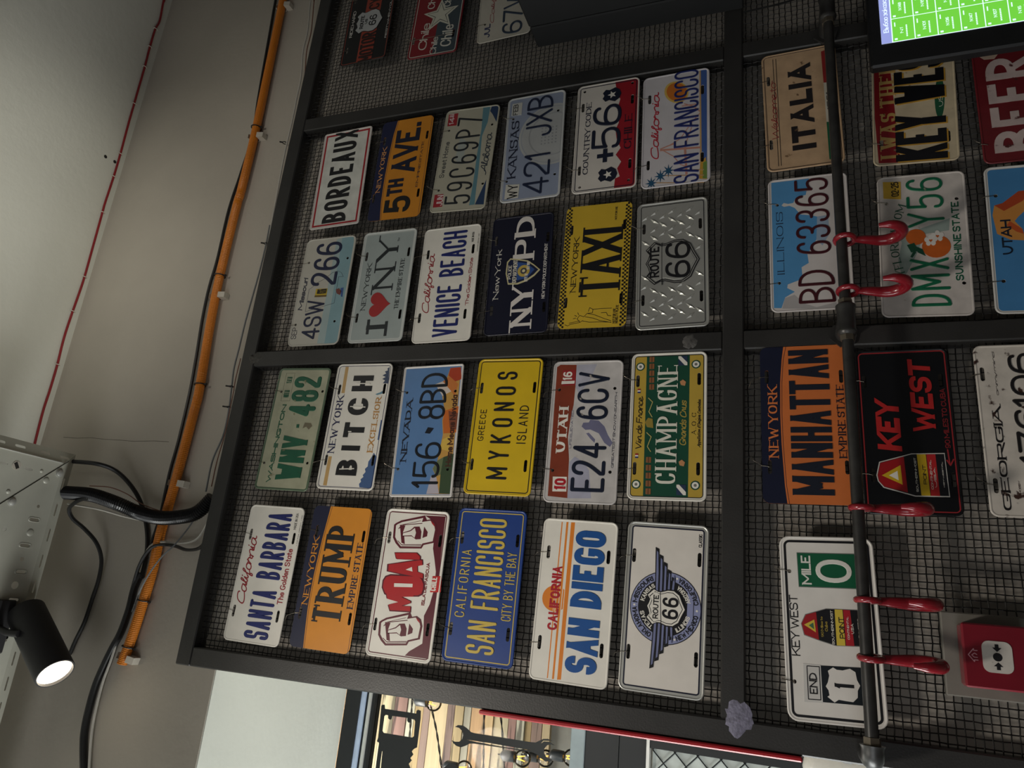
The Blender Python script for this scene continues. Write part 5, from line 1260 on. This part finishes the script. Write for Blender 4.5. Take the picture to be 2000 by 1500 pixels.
p.text('NOT FOR USE', (1112,1078), (1102,968), BLACK, 'sans', .17, .2).text('NOVELTY PLATE', (1134,1078), (1124,942), BLACK, 'sans', .17, .2).text('NOT FOR USE', (1138,285), (1130,182), BLACK, 'sans', .15, .2)

p = P('license_plate', 'F', [(1273,1135),(1305,180),(1860,92),(1858,1090)], 'alu', 'bare aluminium tread-pattern plate with embossed ROUTE 66 shield', slots=[(1336,905),(1353,365),(1796,862),(1797,305)])
p.ring(BLACK, 8, 9.4, .5)
cx, cy = p.mm((1562, 608))
for i in range(-9, 10):
    for j in range(-4, 5):
        x = i * 21 + (j % 2) * 10.5; y = j * 19
        if abs(x) > 134 or abs(y) > 58 or ((x - cx) / 56) ** 2 + ((y - cy) / 66) ** 2 < 1: continue
        if any(abs(x - hx) < 20 and abs(y - hy) < 9 for hx in (-89, 89) for hy in (-60, 60)): continue
        a = math.radians(52 if (i + j) % 2 else -52); ca, sa = math.cos(a), math.sin(a)
        base = [(-12, 0), (0, -4), (12, 0), (0, 4)]; tp = [(-6, 0), (0, -.8), (6, 0), (0, .8)]
        f = lambda L: [(x + u * ca - v * sa, y + u * sa + v * ca) for u, v in L]
        p.pieces('alu', [(f(base), f(tp))], 2.2, 'tread_lozenge')
S66 = [shield66(1.62, cx, cy, k) for k in (1.0, .93, .85)]
p.shape('alu', S66[0], 1.2, 'shield', mm=True).pieces(BLACK, stroke_pieces(S66[0], 1.6, True), 1.4, 'shield_outline').pieces(BLACK, stroke_pieces(S66[1], 2.0, True), 1.4, 'shield_outline')
p.shape('alu', S66[2], 2.0, 'shield', mm=True).line(BLACK, 1.2, [(1487,785),(1492,470)], raised=2.3)
p.text('ROUTE', (1466,730), (1398,508), BLACK, 'sans', .2, 2.6).text('66', (1716,724), (1515,468), BLACK, 'round', .19, 3.0)

# --- fourth column
p = P('license_plate', 'G', [(175,1315),(335,405),(755,305),(625,1270)], (214, 206, 200), 'white enamel plate reading BORDEAUX inside a red border', slots=None, radius=8, worn=(150, 110, 100), thr=.72)
p.inset((216, 216, 208), 5).ring((166, 30, 42), 7, 12, .3).text('BORDEAUX', (498,1234), (430,382), BLACK, 'sans', .17, .4, gap=.12)

p = P('license_plate', 'G', [(740,1222),(870,290),(1338,222),(1215,1190)], (212, 138, 38), 'amber plate with navy top band reading 5TH AVE.', slots=[(795,1010),(883,470),(1200,970),(1275,415)], rim=False)
p.fill((24, 30, 66), [(700,1250),(855,1222),(862,1050),(885,850),(925,600),(965,400),(1004,262),(860,250)])
p.line((24, 30, 66), .8, [(864,1215),(871,1050),(894,850),(934,600),(974,400),(1012,270)]).line((24, 30, 66), .8, [(1202,1185),(1325,225)])
p.text('NEW YORK', (848,952), (868,530), (226, 160, 96), 'serif', .2, .3).text('5', (1118,1140), (905,1008), BLACK, 'sans', .2, 1.0).text('TH', (1046,985), (930,840), (24, 28, 50), 'sans', .22, 1.0).text('AVE', (1162,764), (998,372), (24, 28, 50), 'sans', .2, 1.0)
p.shape((24, 28, 50), [(1176,332),(1216,326),(1222,288),(1182,294)], 1.0, 'lettering').text('EMPIRE STATE', (1192,914), (1228,482), (40, 36, 60), 'serif', .2, .3)

p = P('license_plate', 'G', [(1320,1160),(1470,165),(1985,98),(1840,1140)], (182, 178, 160), 'pale plate with teal shore reading 59C69P7 and handwritten Alabama', slots=None, holes=[(1405,945),(1492,360),(1817,893),(1902,305)])
p.fill((96, 138, 150), [(1690,1100),(1728,870),(1760,600),(1800,350),(1815,132),(1885,122),(1860,280),(1806,420),(1792,600),(1772,800),(1755,950),(1742,1095)]).fill((40, 62, 96), [(1744,1095),(1852,852),(1828,1098)]).fill((40, 62, 96), [(1882,170),(1898,122),(1965,112),(1950,292),(1905,200)]).fill((170, 176, 170), [(1550,650),(1600,420),(1660,470),(1620,700)])
p.text('59C69P7', (1694,1080), (1580,233), (30, 34, 40), 'round', .11, .9, gap=.16).text('Sweet Home', (1450,822), (1458,475), (60, 64, 66), 'sans', .15, .2, gap=.16).text('Alabama', (1855,790), (1838,400), (50, 58, 70), 'script', .1, .25, .2)
p.shape((160, 40, 48), [(1370,986),(1450,980),(1440,1102),(1354,1108)], .3, 'sticker').text('JUN', (1440,1092), (1398,992), (222, 200, 200), 'sans', .16, .5).shape((160, 40, 48), [(1490,200),(1578,186),(1562,308),(1476,316)], .3, 'sticker').text('14', (1534,300), (1500,232), (222, 200, 200), 'sans', .2, .5).text('ALA', (1536,225), (1500,200), (222, 200, 200), 'sans', .2, .5)

KSB = (146, 156, 178)
p = P('license_plate', 'H', [(70,1265),(145,360),(640,265),(570,1195)], (196, 198, 198), 'pale blue plate reading KANSAS 421 JXB over a faint seal', slots=None, holes=[(130,1078),(185,535),(530,1012),(568,457)])
p.inset(KSB, 6)
x, y = p.mm((520,660)); C_ = lambda r: [(x + r * math.cos(t * .13), max(-PH / 2 + 6, y + r * math.sin(t * .13))) for t in range(49)]
p.fillmm((184, 186, 184), C_(88)).fillmm((164, 168, 176), C_(83)).fillmm((178, 180, 180), C_(80))
for r in (62, 60): p.pieces((150, 152, 156), [q for q in stroke_pieces(C_(r), .8, True)], .15, 'seal_print')
for i in range(5):
    for j in range(6):
        p.shape((150, 152, 156), circle(x - 26 + j * 9, y + 28 - i * 9, 2.2, n=5), .15, 'star_print', mm=True)
p.text('KANSAS', (202,1047), (172,560), (34, 40, 60), 'serif', .2, .3).text('421', (474,1170), (280,845), (26, 36, 62), 'round', .12, 1.2).text('JXB', (508,672), (312,352), (26, 36, 62), 'round', .12, 1.2)
p.shape((206, 204, 194), [(125,1106),(238,1100),(226,1215),(112,1228)], .3, 'sticker').text('WY', (216,1216), (142,1112), BLACK, 'sans', .13, .5).shape((200, 200, 194), [(180,402),(266,386),(256,496),(170,508)], .3, 'sticker').text('FEB', (224,498), (190,410), BLACK, 'sans', .15, .5)

CLR = (158, 30, 42)
p = P('license_plate', 'H', [(670,1195),(745,255),(1268,150),(1220,1120)], (214, 208, 200), 'white and red plate reading COUNTRY CODE +56 with star shields', slots=[(742,985),(783,435),(1168,915),(1200,350)], holes=[(740,1130),(800,295),(1155,1062),(1203,208)])
p.tiept = [p.mm((742,985)), p.mm((783,435))]
p.fill(CLR, [(1015,1165),(1030,1130),(1040,1050),(1080,1030),(1060,960),(1095,900),(1050,840),(1092,780),(1060,700),(1052,620),(1080,560),(1085,500),(1070,440),(1098,350),(1072,300),(1055,185),(1280,130),(1235,1140)])
p.ring((30, 32, 48), 6.5, 8.3, .3).text('COUNTRY CODE', (812,1014), (812,393), (34, 38, 58), 'serif', .2, .4, gap=.14).text('56', (1092,772), (868,425), (26, 32, 52), 'round', .17, 1.4).text('CHILE', (1184,782), (1132,490), (50, 24, 40), 'serif', .2, .4)
x, y = p.mm((960,850)); p.pieces((26, 32, 52), [([(x-18,y-5),(x+18,y-5),(x+18,y+5),(x-18,y+5)],)*2, ([(x-5,y-19),(x+5,y-19),(x+5,y+19),(x-5,y+19)],)*2], 1.3, 'lettering')
for q in ((970,1018),(1020,318)):
    x, y = p.mm(q)
    p.shape((26, 32, 50), [(x-17,y+13),(x-8,y+20),(x,y+16),(x+8,y+20),(x+17,y+13),(x+14,y+4),(x+20,y-10),(x+12,y-21),(x,y-25),(x-12,y-21),(x-20,y-10),(x-14,y+4)], 1.0, 'shield', mm=True)
    p.shape(WHITE, [(x + (11 if k % 2 == 0 else 4.6) * math.sin(k * math.pi / 5), y - 3 + (11 if k % 2 == 0 else 4.6) * math.cos(k * math.pi / 5)) for k in range(10)], 1.2, 'star', mm=True)

p = P('license_plate', 'H', [(1255,1140),(1295,195),(1862,82),(1858,1055)], (206, 202, 206), 'white plate reading SAN FRANCISCO with orange sun, bridge and palm trees', slots=[(1322,932),(1345,370),(1788,850),(1798,275)])
E_ = lambda cx, cy, a, b: [(cx + a * math.cos(t * .2618), cy + b * math.sin(t * .2618)) for t in range(24)]
p.fill((216, 180, 90), E_(1575, 302, 104, 92)).fill((206, 118, 44), E_(1578, 300, 88, 78))
p.fill((66, 96, 160), [(1784,880),(1786,112),(1838,104),(1828,1040),(1800,1030)]).fill((196, 160, 110), [(1768,900),(1774,116),(1786,112),(1784,900)]).fill((196, 150, 60), [(1760,1040),(1770,900),(1820,850),(1828,1040)]).fill((110, 140, 70), [(1790,1035),(1795,900),(1830,880),(1828,1035)])
for q, w in (([(1430,790),(1500,760),(1560,740)], 3), ([(1430,800),(1770,770)], 5), ([(1430,790),(1540,850),(1600,920),(1660,940),(1770,900)], 2), ([(1500,760),(1600,700),(1700,560),(1770,480)], 2), ([(1640,760),(1650,1000)], 5), ([(1640,400),(1720,420),(1770,460)], 2.5), ([(1620,420),(1740,400)], 2.5), ([(1640,760),(1700,600)], 2)): p.line((196, 140, 124), w, q)
for (a, b) in ((1345,1085), (1425,1022), (1495,975)):
    x, y = p.mm((a, b)); pl = []
    for k in range(16): r = 17 if k % 2 == 0 else 6; pl.append((x + r * math.cos(k * math.pi / 8), y + r * .8 * math.sin(k * math.pi / 8)))
    p.line((186, 150, 110), 2.2, [(a + 20, b - 5), (1800, b - 15)]).shape((40, 84, 116), pl, .4, 'palm_crown', mm=True)
p.text('California', (1414,880), (1362,328), (176, 36, 54), 'script', .11, .35, .3).text('SAN FRANCISCO', (1758,1062), (1558,138), (34, 44, 104), 'round', .12, 1.2)

# --- lower rows
p = P('license_plate', 'K', [(228,1110),(200,190),(770,135),(838,1070)], (206, 200, 198), 'blue-sky plate reading ILLINOIS BD 63365 behind the pipe', slots=None, holes=[(270,360),(288,902)])
p.fill((84, 146, 196), [(250,1075),(226,205),(500,178),(478,290),(420,350),(442,420),(560,440),(556,600),(492,700),(502,760),(450,790),(458,870),(350,910),(346,935),(402,960),(332,1000),(305,1075)])
p.fill((206, 202, 198), [(302,362),(318,345),(350,352),(388,345),(400,318),(440,298),(482,290),(520,360),(500,430),(440,425),(398,380),(360,365),(320,372)]).fill((172, 168, 168), [(310,1078),(330,1005),(400,980),(470,1040),(560,1065),(700,1030),(722,1068),(500,1078)]).fill((150, 168, 190), [(556,600),(560,440),(640,430),(650,560),(600,640)])
p.text('ILLINOIS', (327,840), (260,412), (34, 46, 70), 'serif', .14, .3, gap=.3).text('BD', (702,1028), (420,818), (66, 22, 30), 'round', .12, 1.3).text('63365', (668,692), (390,190), (66, 22, 30), 'round', .12, 1.3, gap=.1)

FG = (20, 104, 72)
p = P('license_plate', 'K', [(1015,1125),(965,180),(1578,122),(1668,1130)], (206, 198, 192), 'white plate reading DMX Y56 around two oranges', slots=None, holes=[(1035,358),(1048,930),(1525,320),(1585,905)], worn=(176, 162, 150), thr=.7)
p.fill((150, 164, 158), [(1115,580),(1478,456),(1474,540),(1300,565),(1250,700),(1182,830),(1150,858),(1122,740),(1145,620)])
p.text('DMX', (1502,1060), (1197,735), FG, 'round', .12, 1.3, gap=.12).text('Y56', (1448,510), (1160,190), FG, 'round', .12, 1.3, gap=.12).text('SUNSHINE STATE', (1584,887), (1482,345), (22, 92, 66), 'sans', .2, .4, gap=.12)
a = p.mm((1125,905)); b = p.mm((1045,375)); W_ = b[0] - a[0]
p.pieces((40, 90, 70), bend(text_pieces('MYFLORIDA.COM', W_, 15, 'serif', .14), (a[0] + b[0]) / 2, p.mm((1055,640))[1] - 232, 215, 90, W_, True), .3, 'lettering')
for q, r in (((1240,585),17), ((1385,650),24)): x, y = p.mm(q); p.shape((196, 96, 36), circle(x, y, r, n=22), .5, 'orange_fruit', mm=True)
for ang in range(5):
    for q in ((1345,610),(1392,580)):
        x, y = p.mm(q); t = ang * 1.2566; p.shape((220, 216, 210), circle(x + 7 * math.cos(t), y + 7 * math.sin(t), 5.4, 4.2, 10), .7, 'petal', mm=True)
for q in ([(1180,640),(1230,625),(1260,680),(1210,690)], [(1240,650),(1290,670),(1310,715),(1255,690)], [(1205,720),(1225,680),(1245,690),(1220,725)]): p.shape((26, 72, 52), q, .6, 'leaf')
p.shape((206, 166, 60), [(1008,210),(1130,207),(1134,326),(1014,322)], .3, 'sticker').text('02-25', (1120,306), (1062,212), BLACK, 'sans', .15, .5)

MO_ = (204, 112, 58)
p = P('license_plate', 'L', [(180,1230),(165,225),(710,185),(755,1248)], MO_, 'orange plate with navy top band reading MANHATTAN', slots=[(225,1000),(208,415),(714,1000),(682,400)], rim=False)
p.fill((24, 28, 50), [(100,1280),(336,1262),(318,1120),(308,980),(299,850),(292,650),(293,450),(303,300),(322,150),(120,150)]).line((24, 28, 50), .8, [(346,1240),(328,1120),(318,980),(309,850),(302,650),(303,450),(313,300),(330,212)])
p.text('NEW YORK', (282,940), (212,478), (214, 120, 66), 'serif', .2, .3).text('MANHATTAN', (632,1184), (343,240), (28, 32, 44), 'sans', .17, 1.2, gap=.05).text('EMPIRE STATE', (716,940), (645,460), (40, 34, 44), 'serif', .2, .4)

p.y = -.0056
KR = (176, 40, 40)
p = P('license_plate', 'L', [None,(790,225),(1385,200),None], (16, 17, 20), 'black plate reading KEY WEST in slanted red letters', slots=[(905,1050),(845,430),(1440,1080),(1355,420)], rough=.2)
p.ring((150, 44, 48), 5, 7, .6).text('KEY', (1098,892), (912,545), KR, 'sans', .27, 1.8, .12).text('WEST', (1325,772), (1128,280), KR, 'sans', .24, 1.8, .12).text('90 MILES TO CUBA', (1422,872), (1345,475), (120, 36, 40), 'sans', .2, .8)
p.line((150, 44, 48), 2.2, [(1415,975),(1400,880)]).line((150, 44, 48), 2.2, [(1395,950),(1420,985),(1440,945)])
BU = [(926,1050),(944,962),(1158,906),(1380,903),(1417,1197),(1186,1193),(974,1134),(936,1090)]
p.shape((206, 202, 196), BU, .4, 'buoy_emblem').shape(BLACK, [(933,1050),(950,967),(1160,912),(1376,909),(1411,1190),(1187,1186),(978,1128),(942,1088)], .45, 'buoy_emblem')
p.shape((158, 30, 34), [(935,1050),(952,970),(1108,928),(1136,1166),(980,1126),(943,1088)], .5, 'buoy_emblem').shape((206, 170, 40), [(1194,912),(1254,912),(1286,1188),(1226,1186)], .5, 'buoy_emblem').shape((178, 40, 42), [(1258,912),(1318,912),(1350,1190),(1290,1188)], .5, 'buoy_emblem')
p.shape((206, 170, 40), [(962,1052),(1086,984),(1101,1114)], .7, 'triangle').shape(WHITE, [(1010,1052),(1066,1022),(1074,1085)], .8, 'triangle')
p.text('SOUTHERNMOST', (1208,1162), (1174,935), WHITE, 'sans', .18, .9).text('POINT', (1264,1112), (1230,982), BLACK, 'sans', .15, .9).text('CONTINENTAL', (1308,1146), (1276,950), WHITE, 'sans', .16, .9).text('U.S.A.', (1330,1132), (1304,998), WHITE, 'sans', .16, .9).text('KEY WEST, FL.', (1382,1132), (1358,962), WHITE, 'sans', .16, .9)

p = P('license_plate', 'M', [(420,1225),(362,135),(910,150),(1010,1285)], (226, 222, 216), 'white plate with END 1, buoy and MILE 0 signs', slots=None, holes=[(425,345),(458,997)], radius=17)
p.ring(BLACK, 7, 11, .3).text('KEY WEST', (492,847), (422,485), BLACK, 'sans', .14, .5)
p.shape((120, 124, 120), [(480,440),(466,234),(828,244),(840,455)], .3, 'mile_sign').shape((22, 92, 62), [(483,435),(470,239),(824,249),(835,450)], .8, 'mile_sign').text('MILE', (557,426), (490,253), (226, 224, 216), 'sans', .2, 1.4).text('0', (800,424), (570,270), (226, 224, 216), 'round', .2, 1.6)
p.shape((130, 130, 128), [(494,655),(518,600),(640,567),(832,576),(858,620),(862,762),(838,794),(698,789),(606,759),(512,724)], .4, 'buoy_emblem')
p.shape(BLACK, [(498,655),(522,604),(640,571),(830,580),(854,622),(858,760),(836,789),(700,785),(608,755),(516,720)], .8, 'buoy_emblem').shape((158, 34, 40), [(498,655),(522,604),(582,588),(600,752),(516,720)], .9, 'buoy_emblem')
p.shape((212, 186, 70), [(690,573),(736,575),(754,787),(704,785)], .9, 'buoy_emblem').shape((170, 36, 46), [(740,575),(780,578),(806,789),(758,787)], .9, 'buoy_emblem').shape((212, 186, 70), [(512,662),(572,632),(582,708)], 1.0, 'triangle').shape((70, 110, 80), [(540,666),(566,650),(572,690)], 1.1, 'triangle')
p.text('90 Miles to', (628,735), (606,615), (206, 180, 80), 'serif', .16, 1.2).text('Cuba', (652,702), (632,645), (206, 180, 80), 'serif', .16, 1.2).text('SOUTHERNMOST', (692,780), (664,578), WHITE, 'sans', .18, 1.2).text('POINT', (752,746), (712,618), BLACK, 'sans', .17, 1.2).text('CONTINENTAL', (780,752), (758,615), WHITE, 'sans', .17, 1.2).text('U.S.A.', (804,718), (784,655), WHITE, 'sans', .17, 1.2).text('KEY WEST, FL.', (842,756), (822,617), WHITE, 'sans', .17, 1.2)
p.shape((206, 204, 200), [(508,890),(610,900),(625,1124),(516,1116)], .3, 'end_sign').line(BLACK, 1.4, [(530,905),(602,910),(612,1105),(540,1100)], True, .5).text('END', (594,1072), (540,945), BLACK, 'sans', .16, 1.0)
p.shape((24, 30, 36), [(610,903),(876,918),(888,1142),(624,1118)], .4, 'route_sign')
p.shape((226, 222, 216), [(682,914),(652,934),(660,962),(652,1002),(640,1025),(656,1048),(662,1078),(650,1086),(692,1120),(716,1104),(760,1112),(800,1118),(826,1092),(826,1052),(840,1022),(822,990),(812,942),(780,922),(738,932),(704,928)], .9, 'route_shield').text('1', (806,1046), (690,1004), BLACK, 'sans', .2, 1.4)
p.text('THE CONCH REPUBLIC', (946,985), (905,545), BLACK, 'sans', .17, .5)

p = P('license_plate', 'J', [(270,945),(230,190),None,(775,870)], (196, 164, 130), 'rusty tan plate reading ITALIA with red, white and green edge', slots=[(298,770),(278,342),(735,720),(690,300)], worn=(120, 92, 66), thr=.66, radius=14)
p.h = None
p.fill((150, 44, 44), [(632,140),(690,118),(712,345),(650,350)]).fill((206, 200, 186), [(650,350),(712,345),(738,610),(670,614)]).fill((30, 96, 66), [(670,614),(738,610),(752,860),(690,866)])
p.line((34, 30, 30), 1.3, [(308,195),(348,912)]).line((34, 30, 30), 1.3, [(328,192),(366,908)]).ring((60, 46, 40), 4.5, 5.6).text('1961', (696,530), (666,415), (40, 50, 60), 'sans', .18, .5, gap=.3).text('ITALIA', (603,787), (405,245), (34, 30, 32), 'sans', .3, .8, gap=.12).text('Welcome to', (352,735), (282,350), (140, 36, 44), 'script', .08, .3, .25)

p = P('license_plate', 'J', [(1005,915),None,None,(1550,870)], (206, 190, 160), 'worn cream plate reading I WAS THERE KEY WEST, below the screen corner', slots=[(1040,770),(975,240),(1492,708),(1422,210)], worn=(150, 128, 100), thr=.68)
p.fill((146, 34, 40), [(1022,893),(955,150),(1085,135),(1170,888)]).text('I WAS THERE', (1150,857), (1020,168), (196, 160, 96), 'serif', .24, .4, gap=.22).text('KEY WEST', (1500,862), (1128,100), (196, 150, 60), 'sans', .19, .5).text('KEY WEST', (1488,855), (1116,95), BLACK, 'sans', .19, .9)
p.fill((40, 92, 66), [(1432 + 34 * math.cos(t * .2618) + .0 * t, 450 + 142 * math.sin(t * .2618)) for t in range(24)]).text('U.S.A.', (1456,508), (1422,388), (206, 206, 190), 'sans', .14, .4)

p = P('license_plate', 'J', [(1720,805),(1640,130),None,None], (112, 34, 40), 'dark red plate reading BEER in white at the photo edge', slots=None, worn=(84, 40, 40), thr=.64)
p.tiept = [(-110, 66), (110, 66)]
p.text('BEER', (2150,790), (1728,205), (198, 180, 176), 'sans', .2, .6, gap=.12).shape((190, 168, 150), [(1660,140),(1820,110),(2000,75),(2010,100),(1830,150),(1800,190),(1730,195),(1690,170)], .4, 'swoosh')

p = P('license_plate', 'K', [(1800,1115),(1715,105),None,None], (206, 204, 200), 'sky blue plate reading UTAH with an orange rock arch', slots=None, holes=[(1802,295),(1858,890)])
p.inset((72, 132, 184), 6).fill((206, 140, 70), [(1780,430),(1792,362),(1850,345),(1960,262),(2080,250),(2080,330),(1960,440),(1935,470),(1990,525),(2010,605),(1905,600),(1812,560)]).fill((176, 72, 40), [(1792,362),(1850,345),(1960,262),(2060,250),(1990,330),(1860,400)]).fill((190, 86, 44), [(1900,470),(1990,525),(2000,560),(1950,545),(1880,500)])
p.text('UTAH', (1927,702), (1832,465), (24, 34, 50), 'sans', .2, .5)

p = P('license_plate', 'L', [(1685,1310),(1565,205),None,None], (212, 204, 194), 'rust-speckled white plate reading GEORGIA on my mind', slots=[(1722,1120),(1632,378)], worn=(62, 40, 34), thr=.61)
p.text('GEORGIA', (1834,1287), (1692,595), (30, 28, 30), 'serif', .3, .5, gap=.1).text('on my mind', (1742,520), (1690,228), (60, 52, 50), 'script', .12, .25, .25).text('HOBBY', (1892,1174), (1868,1088), (60, 40, 36), 'sans', .18, .2).text('176106', (2060,985), (1790,240), (28, 26, 28), 'round', .2, 1.3)

# --- top right
p = P('license_plate', 'I', [(360,545),None,None,(705,470)], (22, 22, 24), 'black plate reading MOTOR with grey ROUTE 66 shield on a rust-red band', slots=[(405,415),(480,10),(740,330)], rough=.3)
p.tiept = p.tiept[:2]
p.fill((150, 60, 44), [(480,506),(603,480),(720,-150),(605,-150)]).ring((140, 66, 52), 4, 6, .4)
p.text('RIDE HARD', (447,305), (463,95), (200, 196, 190), 'sans', .17, .4).text('MOTOR', (606,490), (534,276), (44, 26, 24), 'sans', .16, .6).text('CYCLE', (668,62), (620,-130), (44, 26, 24), 'sans', .16, .6).text('REST WHEN YOU DIE', (727,305), (772,-60), (200, 196, 190), 'sans', .17, .4)
x, y = p.mm((585,172)); p.shape(BLACK, shield66(1.25, x, y, 1.05), .8, 'shield', mm=True).shape((176, 178, 178), shield66(1.25, x, y, 1.0), .9, 'shield', mm=True)
for t, w, h, dy, st in (('ROUTE', 48, 12, 16, 'sans'), ('US', 18, 8, 4, 'sans'), ('66', 40, 26, -27, 'round')):
    p.pieces(BLACK, [([(q[0] + x - w / 2, q[1] + y + dy) for q in B], [(q[0] + x - w / 2, q[1] + y + dy) for q in T]) for B, T in text_pieces(t, w, h, st, .18)], 1.4, 'lettering')

p = P('license_plate', 'I', [(905,490),None,None,(1285,420)], (130, 30, 38), 'maroon and slate plate with brush-written Chile words and white star', slots=[(950,335),(1272,270)])
p.fill((62, 74, 82), [(1090,480),(1200,-100),(1420,-200),(1300,440)]).ring((206, 202, 190), 5, 7, .4)
x, y = p.mm((1170,120)); r1, r2 = 46, 17
for R1, R2, c in ((56, 24, (206, 204, 188)), (44, 17, (40, 44, 46)), (41, 15, (206, 204, 188))):
    p.shape(c, [(x + (R1 if k % 2 == 0 else R2) * math.sin(k * math.pi / 5 + .25), y + (R1 if k % 2 == 0 else R2) * math.cos(k * math.pi / 5 + .25)) for k in range(10)], .5 + (60 - R1) * .02, 'star', mm=True)
for a, b in (((1050,405),(1020,195)), ((1128,440),(1100,305)), ((1250,372),(1190,205)), ((1120,70),(1085,-60)), ((1250,50),(1215,-60))):
    p.text('Chile', a, b, (206, 202, 190), 'round', .17, .6, .1)

p = P('license_plate', 'I', [(1475,360),None,None,(1885,265)], (200, 194, 180), 'white plate reading 67W with JUL corner, beside the black box', slots=None, holes=[(1530,200)])
p.tiept = p.tiept[:1]
p.text('JUL', (1567,302), (1530,205), (40, 50, 90), 'sans', .2, .4).text('67W', (1832,254), (1690,-60), (44, 58, 76), 'round', .15, 1.3).text('California', (1600,185), (1600,-190), (150, 34, 44), 'script', .1, .3, .2)

for s_ in list(PLATES.values()): s_.build()
